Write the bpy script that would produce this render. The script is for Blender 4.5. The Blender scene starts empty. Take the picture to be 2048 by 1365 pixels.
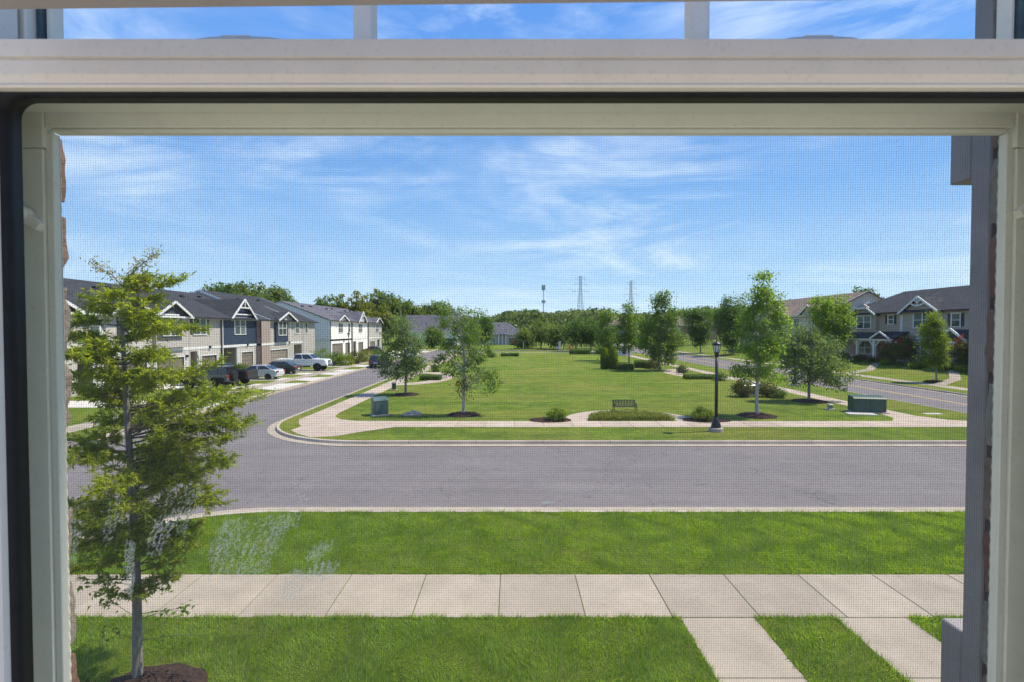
import bpy, math, random
import numpy as np
from mathutils import Vector, Matrix

# ------------------------------------------------------------------ camera, light, exposure
S = bpy.context.scene
C = S.collection
CZ = 5.13                       # eye height of the upstairs window above the street
F = 1000.0                      # focal length in photo pixels (photo 2048 wide)
TH = math.atan(0.0225)          # slight downward pitch
cam_d = bpy.data.cameras.new('camera'); cam = bpy.data.objects.new('camera', cam_d); C.objects.link(cam)
cam_d.sensor_width = 36.0; cam_d.lens = 36.0 * F / 2048.0
cam_d.dof.use_dof = True; cam_d.dof.focus_distance = 30.0; cam_d.dof.aperture_fstop = 24.0
cam_d.clip_start = 0.01; cam_d.clip_end = 6000
cam.location = (0, 0, CZ); cam.rotation_euler = (math.radians(90) - TH, 0, 0)
S.camera = cam

SUN_EL = math.radians(59); SUN_AZ = math.radians(80)     # azimuth from +Y towards +X
w = bpy.data.worlds.new('World'); S.world = w; w.use_nodes = True
nt = w.node_tree; nt.nodes.clear()
def wn(t, **k):
    n = nt.nodes.new(t)
    for a, b in k.items(): setattr(n, a, b)
    return n
sky = wn('ShaderNodeTexSky', sky_type='NISHITA'); sky.sun_disc = False
sky.sun_elevation = SUN_EL; sky.sun_rotation = SUN_AZ
sky.air_density = 1.0; sky.dust_density = 0.0; sky.ozone_density = 5.0; sky.altitude = 3000
tc = wn('ShaderNodeTexCoord')
sep = wn('ShaderNodeSeparateXYZ'); nt.links.new(tc.outputs['Generated'], sep.inputs[0])
# clear-day gradient from pale horizon to deep blue, laid over the physical sky all round
gr = wn('ShaderNodeValToRGB'); e = gr.color_ramp.elements; e[0].position = 0.0; e[0].color = (2.75, 3.4, 4.1, 1); e[1].position = 1.0; e[1].color = (.40, 1.2, 3.3, 1)
for p_, c_ in ((.10, (1.85, 2.8, 4.0)), (.25, (1.05, 2.12, 3.95)), (.42, (.60, 1.52, 3.6)), (.6, (.46, 1.3, 3.5))):
    q = e.new(p_); q.color = (*c_, 1)
mxz = wn('ShaderNodeMath', operation='MAXIMUM'); mxz.inputs[1].default_value = 0.0
nt.links.new(sep.outputs['Z'], mxz.inputs[0]); nt.links.new(mxz.outputs[0], gr.inputs[0])
mg = wn('ShaderNodeMixRGB'); mg.inputs[0].default_value = .88; nt.links.new(sky.outputs[0], mg.inputs[1]); nt.links.new(gr.outputs[0], mg.inputs[2])
# thin cirrus: slanted streaks broken up by broad patches
def cirrus(rot, scale, detail, lo, hi, dist):
    mp = wn('ShaderNodeMapping'); mp.inputs['Rotation'].default_value = rot; mp.inputs['Scale'].default_value = scale
    nt.links.new(tc.outputs['Generated'], mp.inputs[0])
    n = wn('ShaderNodeTexNoise'); n.inputs['Scale'].default_value = 1.0; n.inputs['Detail'].default_value = detail; n.inputs['Roughness'].default_value = .62; n.inputs['Distortion'].default_value = dist
    nt.links.new(mp.outputs[0], n.inputs['Vector'])
    r = wn('ShaderNodeValToRGB'); r.color_ramp.elements[0].position = lo; r.color_ramp.elements[1].position = hi; nt.links.new(n.outputs['Fac'], r.inputs[0]); return r.outputs[0]
c1 = cirrus((.1, math.radians(24), .3), (2.2, 2.2, 10.5), 10, .45, .85, 1.2)
c2 = cirrus((.4, math.radians(-35), .9), (2.0, 2.0, 8.0), 10, .52, .95, 1.0)
pm = cirrus((0, .2, .6), (2.6, 2.6, 4.0), 4, .40, .66, .4)
mxc = wn('ShaderNodeMixRGB', blend_type='ADD'); mxc.inputs[0].default_value = .8; nt.links.new(c1, mxc.inputs[1]); nt.links.new(c2, mxc.inputs[2])
mm = wn('ShaderNodeMixRGB', blend_type='MULTIPLY'); mm.inputs[0].default_value = .85; nt.links.new(mxc.outputs[0], mm.inputs[1]); nt.links.new(pm, mm.inputs[2])
mixc = wn('ShaderNodeMixRGB'); nt.links.new(mm.outputs[0], mixc.inputs[0])
nt.links.new(mg.outputs[0], mixc.inputs[1]); mixc.inputs[2].default_value = (4.6, 4.9, 5.3, 1)
bg = wn('ShaderNodeBackground'); bg.inputs['Strength'].default_value = 0.15
nt.links.new(mixc.outputs[0], bg.inputs['Color'])
wo = wn('ShaderNodeOutputWorld'); nt.links.new(bg.outputs[0], wo.inputs[0])

sl = bpy.data.lights.new('sun', 'SUN'); sl.energy = 3.7; sl.angle = math.radians(1.2); sl.color = (1.0, 0.91, 0.765)
sun = bpy.data.objects.new('sun', sl); C.objects.link(sun)
sv = Vector((math.sin(SUN_AZ) * math.cos(SUN_EL), math.cos(SUN_AZ) * math.cos(SUN_EL), math.sin(SUN_EL)))
sun.rotation_euler = sv.to_track_quat('Z', 'Y').to_euler(); sun.location = (30, 30, 60)
S.view_settings.view_transform = 'Standard'; S.view_settings.look = 'None'
S.view_settings.exposure = 0.84; S.view_settings.gamma = 1.0
S.render.engine = 'CYCLES'
try:
    S.cycles.transparent_max_bounces = 16; S.cycles.max_bounces = 7; S.cycles.use_denoising = True
except Exception: pass

# ------------------------------------------------------------------ helpers
random.seed(7); RNG = np.random.default_rng(7)
def at(u, v, Y):
    """world point at photo pixel (u,v) at distance Y along the view"""
    d = Vector((0, math.cos(TH), -math.sin(TH))) * F + Vector((0, math.sin(TH), math.cos(TH))) * (682.5 - v) + Vector((1, 0, 0)) * (u - 1024)
    return Vector((0, 0, CZ)) + d * (Y / d.y)
def gnd(u, v, z=0.13):
    d = Vector((0, math.cos(TH), -math.sin(TH))) * F + Vector((0, math.sin(TH), math.cos(TH))) * (682.5 - v) + Vector((1, 0, 0)) * (u - 1024)
    return Vector((0, 0, CZ)) + d * ((z - CZ) / d.z)

class MB:
    def __init__(s): s.v = []; s.f = []
    def add(s, vs, fs):
        n = len(s.v); s.v += [tuple(p) for p in vs]; s.f += [tuple(i + n for i in f) for f in fs]; return s
    def box(s, x0, x1, y0, y1, z0, z1):
        return s.add([(x0,y0,z0),(x1,y0,z0),(x1,y1,z0),(x0,y1,z0),(x0,y0,z1),(x1,y0,z1),(x1,y1,z1),(x0,y1,z1)],
                     [(3,2,1,0),(4,5,6,7),(0,1,5,4),(1,2,6,5),(2,3,7,6),(3,0,4,7)])
    def bbox(s, x0, x1, y0, y1, z0, z1, b):
        """box with chamfered edges"""
        ix = [(x0+b, x1-b), (x0, x1)]
        vs = []; fs = []
        lay = [(z0, b), (z0+b, 0), (z1-b, 0), (z1, b)]
        for z, i in lay:
            vs += [(x0+b+0, y0+i, z), (x1-b, y0+i, z), (x1-i, y0+b, z), (x1-i, y1-b, z), (x1-b, y1-i, z), (x0+b, y1-i, z), (x0+i, y1-b, z), (x0+i, y0+b, z)]
        for k in range(3):
            for j in range(8):
                a = k*8+j; c = k*8+(j+1) % 8
                fs.append((a, c, c+8, a+8))
        fs.append(tuple(range(7, -1, -1))); fs.append(tuple(range(24, 32)))
        return s.add(vs, fs)
    def prism(s, poly, a0, a1, axis='x'):
        """poly of 2D points extruded along axis; x: (y,z); y: (x,z); z: (x,y)"""
        n = len(poly)
        def P(p, a):
            return (a, p[0], p[1]) if axis == 'x' else ((p[0], a, p[1]) if axis == 'y' else (p[0], p[1], a))
        vs = [P(p, a0) for p in poly] + [P(p, a1) for p in poly]
        fs = [tuple(range(n)), tuple(range(2*n-1, n-1, -1))] + [(i, i+n, (i+1) % n + n, (i+1) % n) for i in range(n)]
        return s.add(vs, fs)
    def bar(s, a, b, w, h=None):
        """square bar between two points"""
        a = Vector(a); b = Vector(b); h = h or w; d = (b-a).normalized()
        up = Vector((0, 0, 1)) if abs(d.z) < .95 else Vector((0, 1, 0))
        r = d.cross(up).normalized() * w/2; u = r.cross(d).normalized() * h/2
        return s.add([a-r-u, a+r-u, a+r+u, a-r+u, b-r-u, b+r-u, b+r+u, b-r+u],
                     [(3,2,1,0),(4,5,6,7),(0,1,5,4),(1,2,6,5),(2,3,7,6),(3,0,4,7)])
    def tube(s, pts, rad, n=8, cap=True):
        pts = [Vector(p) for p in pts]; vs = []; fs = []
        for i, p in enumerate(pts):
            d = (pts[min(i+1, len(pts)-1)] - pts[max(i-1, 0)])
            d = d.normalized() if d.length > 1e-9 else Vector((0, 0, 1))
            up = Vector((0, 1, 0)) if abs(d.y) < .9 else Vector((1, 0, 0))
            r = d.cross(up).normalized(); u = r.cross(d)
            R = rad[i] if hasattr(rad, '__len__') else rad
            for k in range(n):
                a = 2*math.pi*k/n; vs.append(p + r*(R*math.cos(a)) + u*(R*math.sin(a)))
        for i in range(len(pts)-1):
            for k in range(n):
                fs.append((i*n+k, i*n+(k+1) % n, (i+1)*n+(k+1) % n, (i+1)*n+k))
        if cap: fs.append(tuple(range(n-1, -1, -1))); fs.append(tuple(range((len(pts)-1)*n, len(pts)*n)))
        return s.add(vs, fs)
    def lathe(s, prof, n=16, c=(0, 0, 0), axis='z'):
        """prof: list of (radius, height)"""
        vs = []; fs = []
        for r, h in prof:
            for k in range(n):
                a = 2*math.pi*k/n; x = r*math.cos(a); y = r*math.sin(a)
                if axis == 'z': p = (c[0]+x, c[1]+y, c[2]+h)
                elif axis == 'y': p = (c[0]+x, c[1]+h, c[2]+y)
                else: p = (c[0]+h, c[1]+x, c[2]+y)
                vs.append(p)
        m = len(prof)
        for i in range(m-1):
            for k in range(n):
                fs.append((i*n+k, i*n+(k+1) % n, (i+1)*n+(k+1) % n, (i+1)*n+k))
        fs.append(tuple(range(n-1, -1, -1))); fs.append(tuple(range((m-1)*n, m*n)))
        return s.add(vs, fs)
    def mesh(s, name, m=None, smooth=False):
        me = bpy.data.meshes.new(name); me.from_pydata(s.v, [], s.f)
        if m: me.materials.append(m)
        if smooth: me.shade_smooth()
        me.update(); return me
    def build(s, name, m, parent=None, smooth=False, **k):
        return obj(name, s.mesh(name, m, smooth), parent, **k)

def obj(name, me, parent=None, label=None, cat=None, group=None, kind=None):
    o = bpy.data.objects.new(name, me); C.objects.link(o)
    if parent is not None: o.parent = parent
    return tag(o, label, cat, group, kind)
def tag(o, label=None, cat=None, group=None, kind=None):
    if label: o['label'] = label
    if cat: o['category'] = cat
    if group: o['group'] = group
    if kind: o['kind'] = kind
    return o
def thing(name, label, cat, loc=(0, 0, 0), rz=0.0, group=None, sc=None, kind=None):
    o = bpy.data.objects.new(name, None); C.objects.link(o); o.empty_display_size = 0.2
    o.location = loc; o.rotation_euler = (0, 0, rz)
    if sc: o.scale = sc
    return tag(o, label, cat, group, kind)
def copy_tree(o, parent=None):
    c = o.copy(); C.objects.link(c); c.parent = parent
    for ch in o.children: copy_tree(ch, c)
    return c
def npmesh(name, V, k, m=None, smooth=False):
    """mesh from (N,k,3) array of separate k-gons"""
    V = np.asarray(V, dtype=np.float32); n = V.shape[0]
    me = bpy.data.meshes.new(name)
    me.vertices.add(n*k); me.vertices.foreach_set('co', V.reshape(-1))
    me.loops.add(n*k); me.loops.foreach_set('vertex_index', np.arange(n*k, dtype=np.int32))
    me.polygons.add(n); me.polygons.foreach_set('loop_start', np.arange(0, n*k, k, dtype=np.int32))
    try: me.polygons.foreach_set('loop_total', np.full(n, k, dtype=np.int32))
    except Exception: pass
    if m: me.materials.append(m)
    me.update(calc_edges=True); me.validate(); return me

# ------------------------------------------------------------------ materials
MT = {}
class NT:
    def __init__(s, name):
        s.m = bpy.data.materials.new(name); s.m.use_nodes = True; s.t = s.m.node_tree
        s.b = s.t.nodes['Principled BSDF']; s.out = s.t.nodes['Material Output']
        s.geo = None; MT[name] = s.m
    def n(s, t, **k):
        x = s.t.nodes.new(t)
        for a, b in k.items():
            if a in x.inputs: x.inputs[a].default_value = b
            else: setattr(x, a, b)
        return x
    def l(s, a, b): s.t.links.new(a, b)
    def pos(s):
        if not s.geo: s.geo = s.n('ShaderNodeNewGeometry')
        return s.geo.outputs['Position']
    def noise(s, scale, detail=4, rough=.55, vec=None, dist=0):
        x = s.n('ShaderNodeTexNoise', Scale=scale, Detail=detail, Roughness=rough, Distortion=dist)
        s.l(vec if vec is not None else s.pos(), x.inputs['Vector']); return x.outputs['Fac']
    def ramp(s, fac, stops):
        x = s.n('ShaderNodeValToRGB'); e = x.color_ramp.elements
        while len(e) < len(stops): e.new(0.5)
        for i, (p, c) in enumerate(stops): e[i].position = p; e[i].color = (*c, 1)
        s.l(fac, x.inputs[0]); return x.outputs[0]
    def mix(s, fac, a, b, mode='MIX'):
        x = s.n('ShaderNodeMixRGB', blend_type=mode)
        for i, q in ((0, fac), (1, a), (2, b)):
            if hasattr(q, 'links'): s.l(q, x.inputs[i])
            else: x.inputs[i].default_value = q if i == 0 else (*q, 1)
        return x.outputs[0]
    def math(s, op, a, b=None):
        x = s.n('ShaderNodeMath', operation=op)
        for i, q in ((0, a), (1, b)):
            if q is None: continue
            if hasattr(q, 'links'): s.l(q, x.inputs[i])
            else: x.inputs[i].default_value = q
        return x.outputs[0]
    def xyz(s, vec=None):
        x = s.n('ShaderNodeSeparateXYZ'); s.l(vec if vec is not None else s.pos(), x.inputs[0]); return x.outputs
    def vec(s, x, y, z=0.0):
        c = s.n('ShaderNodeCombineXYZ')
        for i, q in enumerate((x, y, z)):
            if hasattr(q, 'links'): s.l(q, c.inputs[i])
            else: c.inputs[i].default_value = q
        return c.outputs[0]
    def bump(s, h, strength=.5, dist=.02):
        x = s.n('ShaderNodeBump', Strength=strength, Distance=dist); s.l(h, x.inputs['Height'])
        s.l(x.outputs[0], s.b.inputs['Normal'])
    def base(s, c):
        if hasattr(c, 'links'): s.l(c, s.b.inputs['Base Color'])
        else: s.b.inputs['Base Color'].default_value = (*c, 1)
        return s
    def set(s, **k):
        for a, v in k.items(): s.b.inputs[a.replace('_', ' ')].default_value = v
        return s
def var(name, c, amt=.25, scale=6, rough=.6, bump=0, bscale=40, spec=.3, metal=0, bd=.01):
    """plain material with uneven colour"""
    t = NT(name); f = t.noise(scale, 5, .6)
    a = tuple(x*(1-amt) for x in c); b = tuple(min(1, x*(1+amt)) for x in c)
    t.base(t.ramp(f, [(.3, a), (.7, b)])).set(Roughness=rough, Metallic=metal)
    t.b.inputs['Specular IOR Level'].default_value = spec
    if bump: t.bump(t.noise(bscale, 4), bump, bd)
    return t.m

# ground materials
t = NT('lawn')
big = t.noise(.13, 6, .62); mid = t.noise(.75, 6, .7); sm = t.noise(5.5, 5, .7); fine = t.noise(30, 3, .75)
c = t.ramp(mid, [(.30, (.075, .125, .018)), (.45, (.125, .185, .025)), (.57, (.165, .225, .030)), (.70, (.225, .265, .045))])
sk = t.noise(1.0, 4, .6, t.vec(t.math('MULTIPLY', t.xyz()[0], .12), t.math('MULTIPLY', t.xyz()[1], .7), 0))
c = t.mix(t.ramp(big, [(.42, (0, 0, 0)), (.66, (.8, .8, .8))]), c, (.235, .235, .055))
c = t.mix(.75, c, t.ramp(sk, [(.32, (.72, .78, .7)), (.68, (1.25, 1.2, 1.1))]), 'MULTIPLY')
c = t.mix(.8, c, t.ramp(sm, [(.3, (.55, .62, .5)), (.5, (.95, .97, .9)), (.7, (1.35, 1.28, 1.2))]), 'MULTIPLY')
c = t.mix(.8, c, t.ramp(fine, [(.3, (.4, .45, .35)), (.65, (1.25, 1.22, 1.15))]), 'MULTIPLY')
t.base(c).set(Roughness=.9); t.b.inputs['Specular IOR Level'].default_value = .1
t.bump(t.noise(34, 4, .8), 1.0, .06)
t = NT('asphalt'); p = t.xyz()
f1 = t.noise(.35, 5, .6); f2 = t.noise(70, 3, .7); f3 = t.noise(2.6, 6, .7)
st = t.noise(1.0, 4, .6, t.vec(t.math('MULTIPLY', p[0], .06), t.math('MULTIPLY', p[1], 1.5), 0))
c = t.ramp(f1, [(.3, (.168, .146, .146)), (.7, (.203, .178, .177))])
c = t.mix(.7, c, t.ramp(st, [(.3, (.84, .84, .85)), (.7, (1.12, 1.12, 1.11))]), 'MULTIPLY')
c = t.mix(.55, c, t.ramp(f3, [(.3, (.8, .8, .8)), (.7, (1.12, 1.12, 1.12))]), 'MULTIPLY')
c = t.mix(.7, c, t.ramp(f2, [(.3, (.5, .5, .5)), (.7, (1.35, 1.35, 1.35))]), 'MULTIPLY')
vo = t.n('ShaderNodeTexVoronoi', feature='DISTANCE_TO_EDGE'); vo.inputs['Scale'].default_value = .22
wp = t.n('ShaderNodeVectorMath', operation='ADD'); nv = t.n('ShaderNodeTexNoise'); nv.inputs['Scale'].default_value = 1.3; nv.inputs['Detail'].default_value = 5; t.l(t.pos(), nv.inputs['Vector']); t.l(t.pos(), wp.inputs[0]); t.l(nv.outputs['Color'], wp.inputs[1]); t.l(wp.outputs[0], vo.inputs['Vector'])
c = t.mix(t.ramp(vo.outputs['Distance'], [(.0, (.55, .55, .55)), (.0035, (0, 0, 0))]), c, (.05, .046, .046))
t.base(c).set(Roughness=.85); t.b.inputs['Specular IOR Level'].default_value = .25; t.bump(f2, .35, .01)
def concrete(name, a, b):
    t = NT(name); f1 = t.noise(1.1, 6, .65); f2 = t.noise(60, 3, .6)
    oi = t.n('ShaderNodeObjectInfo')
    c = t.ramp(f1, [(.3, a), (.7, b)])
    c = t.mix(.4, c, t.ramp(f2, [(.3, (.75, .74, .72)), (.7, (1.12, 1.12, 1.12))]), 'MULTIPLY')
    c = t.mix(.5, c, t.ramp(oi.outputs['Random'], [(0, (.72, .71, .70)), (1, (1.15, 1.14, 1.12))]), 'MULTIPLY')
    t.base(c).set(Roughness=.9); t.b.inputs['Specular IOR Level'].default_value = .15; t.bump(f2, .25, .008); return t.m
concrete('concrete', (.315, .264, .21), (.425, .36, .29))
concrete('pink_concrete', (.39, .31, .25), (.50, .405, .335))
concrete('kerb_concrete', (.37, .305, .255), (.50, .425, .36))
concrete('new_concrete', (.55, .51, .47), (.62, .58, .54))
var('joint', (.045, .038, .032), .3, 20, .95)
var('mulch', (.052, .033, .026), .55, 14, .95, .9, 30, .1, 0, .06)
var('soil', (.12, .12, .05), .3, .05, .95)
var('yellow_paint', (.62, .42, .16), .2, 3, .7)
# grass blades
def leafmat(name, cols, trans=.35, rough=.55, spec=.25):
    t = NT(name); g = t.n('ShaderNodeNewGeometry')
    k = len(cols); c = t.ramp(g.outputs['Random Per Island'], [(i/(k-1), q) for i, q in enumerate(cols)])
    c = t.mix(.75, c, t.ramp(t.noise(LEAFN, 4, .65), [(.32, (.76, .8, .72)), (.68, (1.25, 1.22, 1.14))]), 'MULTIPLY')
    t.base(c).set(Roughness=rough); t.b.inputs['Specular IOR Level'].default_value = spec
    tr = t.n('ShaderNodeBsdfTranslucent'); t.l(t.mix(1.0, c, (1.7, 1.7, .7), 'MULTIPLY'), tr.inputs[0])
    mx = t.n('ShaderNodeMixShader'); mx.inputs[0].default_value = min(.62, trans+.2)
    t.l(t.b.outputs[0], mx.inputs[1]); t.l(tr.outputs[0], mx.inputs[2]); t.l(mx.outputs[0], t.out.inputs[0]); return t.m
LEAFN = 2.6
leafmat('blade', [(.11, .195, .02), (.18, .295, .03), (.245, .35, .045), (.32, .365, .09)], .3)
LEAFN = .9
leafmat('oak_leaf', [(.12, .175, .022), (.19, .245, .03), (.275, .32, .042), (.36, .37, .06)], .42)
leafmat('oak_tip', [(.17, .19, .03), (.26, .22, .05), (.33, .24, .07), (.20, .21, .04)], .45)
leafmat('maple_leaf', [(0.07, 0.132, 0.031), (0.101, 0.178, 0.039), (0.147, 0.225, 0.049), (0.202, 0.265, 0.07)], .35)
leafmat('bright_maple_leaf', [(0.101, 0.186, 0.031), (0.147, 0.248, 0.039), (0.217, 0.31, 0.049), (0.279, 0.342, 0.07)], .4)
leafmat('grey_maple_leaf', [(0.085, 0.139, 0.059), (0.119, 0.186, 0.076), (0.16, 0.227, 0.092), (0.236, 0.27, 0.119)], .3)
leafmat('dark_leaf', [(0.045, 0.091, 0.028), (0.071, 0.138, 0.039), (0.102, 0.178, 0.048), (0.152, 0.223, 0.065)], .25)
leafmat('lime_leaf', [(.10, .16, .018), (.15, .21, .026), (.20, .25, .035), (.13, .18, .022)], .42)
leafmat('brown_leaf', [(.14, .085, .03), (.19, .12, .045), (.11, .10, .03), (.16, .10, .04)], .3)
leafmat('wood_leaf', [(0.061, 0.109, 0.035), (0.096, 0.155, 0.044), (0.15, 0.202, 0.056), (0.22, 0.246, 0.07)], .25)
leafmat('golden_wood_leaf', [(0.126, 0.151, 0.034), (0.194, 0.211, 0.044), (0.254, 0.254, 0.059), (0.151, 0.186, 0.043)], .25)
leafmat('far_leaf', [(0.068, 0.105, 0.061), (0.095, 0.135, 0.07), (0.128, 0.169, 0.081), (0.176, 0.196, 0.088)], .2)
leafmat('box_leaf', [(0.078, 0.132, 0.018), (0.124, 0.186, 0.025), (0.202, 0.265, 0.039), (0.265, 0.31, 0.047)], .3)
leafmat('hedge_leaf', [(0.046, 0.092, 0.026), (0.073, 0.131, 0.032), (0.109, 0.178, 0.046), (0.163, 0.228, 0.058)], .25)
leafmat('myrtle_leaf', [(0.081, 0.101, 0.027), (0.115, 0.135, 0.038), (0.068, 0.115, 0.027), (0.162, 0.081, 0.047)], .3)
leafmat('flower_red', [(.30, .025, .03), (.24, .03, .04), (.36, .05, .05), (.20, .03, .03)], .3)
leafmat('russet_leaf', [(.11, .06, .035), (.10, .10, .035), (.08, .11, .03), (.13, .14, .045)], .3)
leafmat('cover_leaf', [(0.115, 0.142, 0.034), (0.162, 0.189, 0.047), (0.203, 0.223, 0.061), (0.135, 0.162, 0.041)], .3)
def bark(name, a, b, s=9):
    t = NT(name); p = t.xyz(); v = t.vec(t.math('MULTIPLY', p[0], 3.0), t.math('MULTIPLY', p[1], 3.0), p[2])
    f = t.noise(s, 6, .7, v); t.base(t.ramp(f, [(.3, a), (.7, b)])).set(Roughness=.9); t.bump(f, .7, .02); return t.m
bark('bark', (.055, .043, .034), (.15, .125, .10)); bark('pale_bark', (.26, .24, .215), (.50, .475, .44), 6); bark('grey_bark', (.15, .135, .12), (.30, .275, .25))
# buildings
def siding(name, c, pitch=.17, amt=.08):
    t = NT(name); p = t.xyz(); fr = t.math('FRACT', t.math('DIVIDE', p[2], pitch))
    f = t.noise(1.5, 5, .6, t.vec(p[0], p[1], t.math('MULTIPLY', p[2], 4)))
    t.base(t.ramp(f, [(.3, tuple(x*(1-amt) for x in c)), (.7, tuple(min(1, x*(1+amt)) for x in c))])).set(Roughness=.6)
    t.b.inputs['Specular IOR Level'].default_value = .3
    t.bump(t.math('SUBTRACT', 1.0, fr), 1.0, .03); return t.m
siding('tan_siding', (.41, .375, .335)); siding('cream_siding', (.47, .435, .395)); siding('navy_siding', (.028, .042, .075)); siding('white_siding', (.86, .82, .76))
siding('slate_siding', (.07, .075, .085)); siding('taupe_siding', (.41, .32, .24)); siding('grey_siding', (.39, .325, .265)); siding('greige_siding', (.52, .47, .42)); siding('pinkish_siding', (.52, .44, .40))
def brickmat(name, a, b, mort, sc=1.0):
    t = NT(name); p = t.xyz(); v = t.vec(t.math('ADD', p[0], p[1]), p[2])
    x = t.n('ShaderNodeTexBrick'); t.l(v, x.inputs['Vector'])
    x.inputs['Color1'].default_value = (*a, 1); x.inputs['Color2'].default_value = (*b, 1); x.inputs['Mortar'].default_value = (*mort, 1)
    x.inputs['Scale'].default_value = 1.0; x.inputs['Brick Width'].default_value = .21*sc; x.inputs['Row Height'].default_value = .075*sc; x.inputs['Mortar Size'].default_value = .008*sc
    c = t.mix(.5, x.outputs['Color'], t.ramp(t.noise(9, 5), [(.3, (.65, .65, .65)), (.7, (1.2, 1.2, 1.2))]), 'MULTIPLY')
    t.base(c).set(Roughness=.9); t.bump(x.outputs['Fac'], -.5, .01); return t.m
brickmat('plum_brick', (.28, .20, .165), (.36, .265, .22), (.40, .36, .33)); brickmat('taupe_brick', (.32, .26, .21), (.42, .34, .28), (.46, .42, .38))
brickmat('house_brick', (.25, .13, .095), (.32, .24, .20), (.46, .43, .39)); brickmat('red_brick', (.26, .12, .09), (.32, .17, .12), (.36, .31, .28))
def shingle(name, c):
    t = NT(name); p = t.xyz(); v = t.vec(t.math('ADD', p[0], p[1]), t.math('MULTIPLY', p[2], 2.2))
    x = t.n('ShaderNodeTexBrick'); t.l(v, x.inputs['Vector']); x.inputs['Scale'].default_value = 1.0
    x.inputs['Color1'].default_value = (*[q*.7 for q in c], 1); x.inputs['Color2'].default_value = (*[q*1.3 for q in c], 1); x.inputs['Mortar'].default_value = (*[q*.75 for q in c], 1)
    x.inputs['Brick Width'].default_value = .33; x.inputs['Row Height'].default_value = .16; x.inputs['Mortar Size'].default_value = .008
    cc = t.mix(.5, x.outputs['Color'], t.ramp(t.noise(.6, 6, .65), [(.3, (.75, .75, .75)), (.7, (1.2, 1.2, 1.2))]), 'MULTIPLY')
    t.base(cc).set(Roughness=.95); t.b.inputs['Specular IOR Level'].default_value = .2; t.bump(x.outputs['Fac'], -.6, .015); return t.m
shingle('charcoal_shingle', (.046, .048, .056)); shingle('brown_shingle', (.20, .15, .125)); shingle('slate_shingle', (.12, .115, .135)); shingle('black_shingle', (.05, .051, .06))
var('white_trim', (.72, .71, .69), .06, 2, .5); var('dark_trim', (.035, .033, .034), .2, 3, .5); var('black_shutter', (.045, .048, .055), .2, 4, .55)
var('garage_tan', (.21, .175, .145), .1, 2, .55); var('garage_taupe', (.27, .225, .185), .1, 2, .55); var('door_brown', (.06, .038, .03), .25, 4, .5); var('door_red', (.16, .07, .05), .25, 4, .5)
t = NT('window_glass'); oi = t.n('ShaderNodeObjectInfo')
t.base(t.ramp(oi.outputs['Random'], [(0, (.05, .07, .075)), (.5, (.10, .135, .135)), (1, (.20, .235, .225))])).set(Roughness=.06); t.b.inputs['Specular IOR Level'].default_value = .7
# street furniture, vehicles
var('black_metal', (.012, .012, .014), .3, 5, .38, 0, 0, .5); var('box_green', (.045, .085, .065), .15, 4, .5); var('box_green_pale', (.085, .135, .125), .15, 4, .45); var('galv', (.32, .33, .34), .2, 6, .45, 0, 0, .5, .6); var('tower_steel', (.50, .52, .55), .1, 2, .6)
var('rock', (.46, .36, .28), .4, 5, .9, .8, 12, .2, 0, .06); var('timber', (.20, .115, .075), .3, 8, .8); var('weathered_timber', (.24, .17, .12), .3, 8, .85)
t = NT('lantern_glass'); t.base((.62, .62, .58)).set(Roughness=.25); t.b.inputs['Specular IOR Level'].default_value = .6
def paint(name, c, metal=.0, rough=.28):
    t = NT(name); f = t.noise(5, 4); t.base(t.ramp(f, [(.3, tuple(x*.93 for x in c)), (.7, c)])).set(Roughness=rough, Metallic=metal)
    t.b.inputs['Coat Weight'].default_value = .6; t.b.inputs['Coat Roughness'].default_value = .08; return t.m
paint('paint_white', (.84, .83, .81)); paint('paint_silver', (.66, .68, .70), .2); paint('paint_black', (.012, .012, .014)); paint('paint_charcoal', (.028, .03, .036), .2); paint('paint_grey', (.16, .17, .18), .3); paint('paint_red', (.42, .03, .025)); paint('paint_maroon', (.09, .025, .025)); paint('paint_navy', (.03, .04, .07), .2)
var('rubber', (.016, .016, .017), .2, 8, .8); var('alloy', (.42, .43, .44), .1, 5, .3, 0, 0, .5, .8); var('chrome', (.55, .56, .57), .1, 5, .18, 0, 0, .5, .9); var('black_plastic', (.02, .02, .022), .2, 8, .6)
t = NT('car_glass'); t.base((.018, .022, .026)).set(Roughness=.05); t.b.inputs['Specular IOR Level'].default_value = .8
t = NT('tail_light'); t.base((.35, .015, .012)).set(Roughness=.2)
t = NT('head_light'); t.base((.70, .71, .72)).set(Roughness=.12)
var('plate', (.6, .6, .6), .1, 9, .5); var('orange_plastic', (.75, .16, .03), .1, 6, .5); var('sign_green', (.012, .16, .10), .1, 6, .5); var('sign_white', (.75, .75, .73), .05, 6, .5)
# window
def vinyl(name, c, rough=.4):
    t = NT(name); f = t.noise(30, 5, .6); g = t.noise(300, 2, .5)
    cc = t.mix(.5, t.ramp(f, [(.3, tuple(x*.93 for x in c)), (.7, c)]), t.ramp(g, [(.25, (.82, .82, .8)), (.42, (1, 1, 1))]), 'MULTIPLY')
    t.base(cc).set(Roughness=rough); t.bump(g, .05, .001); return t.m
vinyl('vinyl', (.86, .79, .68)); vinyl('screen_paint', (.77, .74, .62), .5); vinyl('blind_white', (.46, .40, .38), .5)
var('gasket', (.012, .012, .014), .3, 60, .5); var('grey_shutter', (.28, .25, .255), .12, 25, .5, .1, 200, .4, 0, .001); var('spacer', (.06, .10, .12), .2, 60, .4)
var('mesh_wire', (.075, .075, .08), .2, 90, .6); var('mortar', (.42, .39, .345), .25, 60, .95, .8, 180, .1, 0, .004); var('plaster', (.74, .72, .69), .05, 3, .8)
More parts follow.
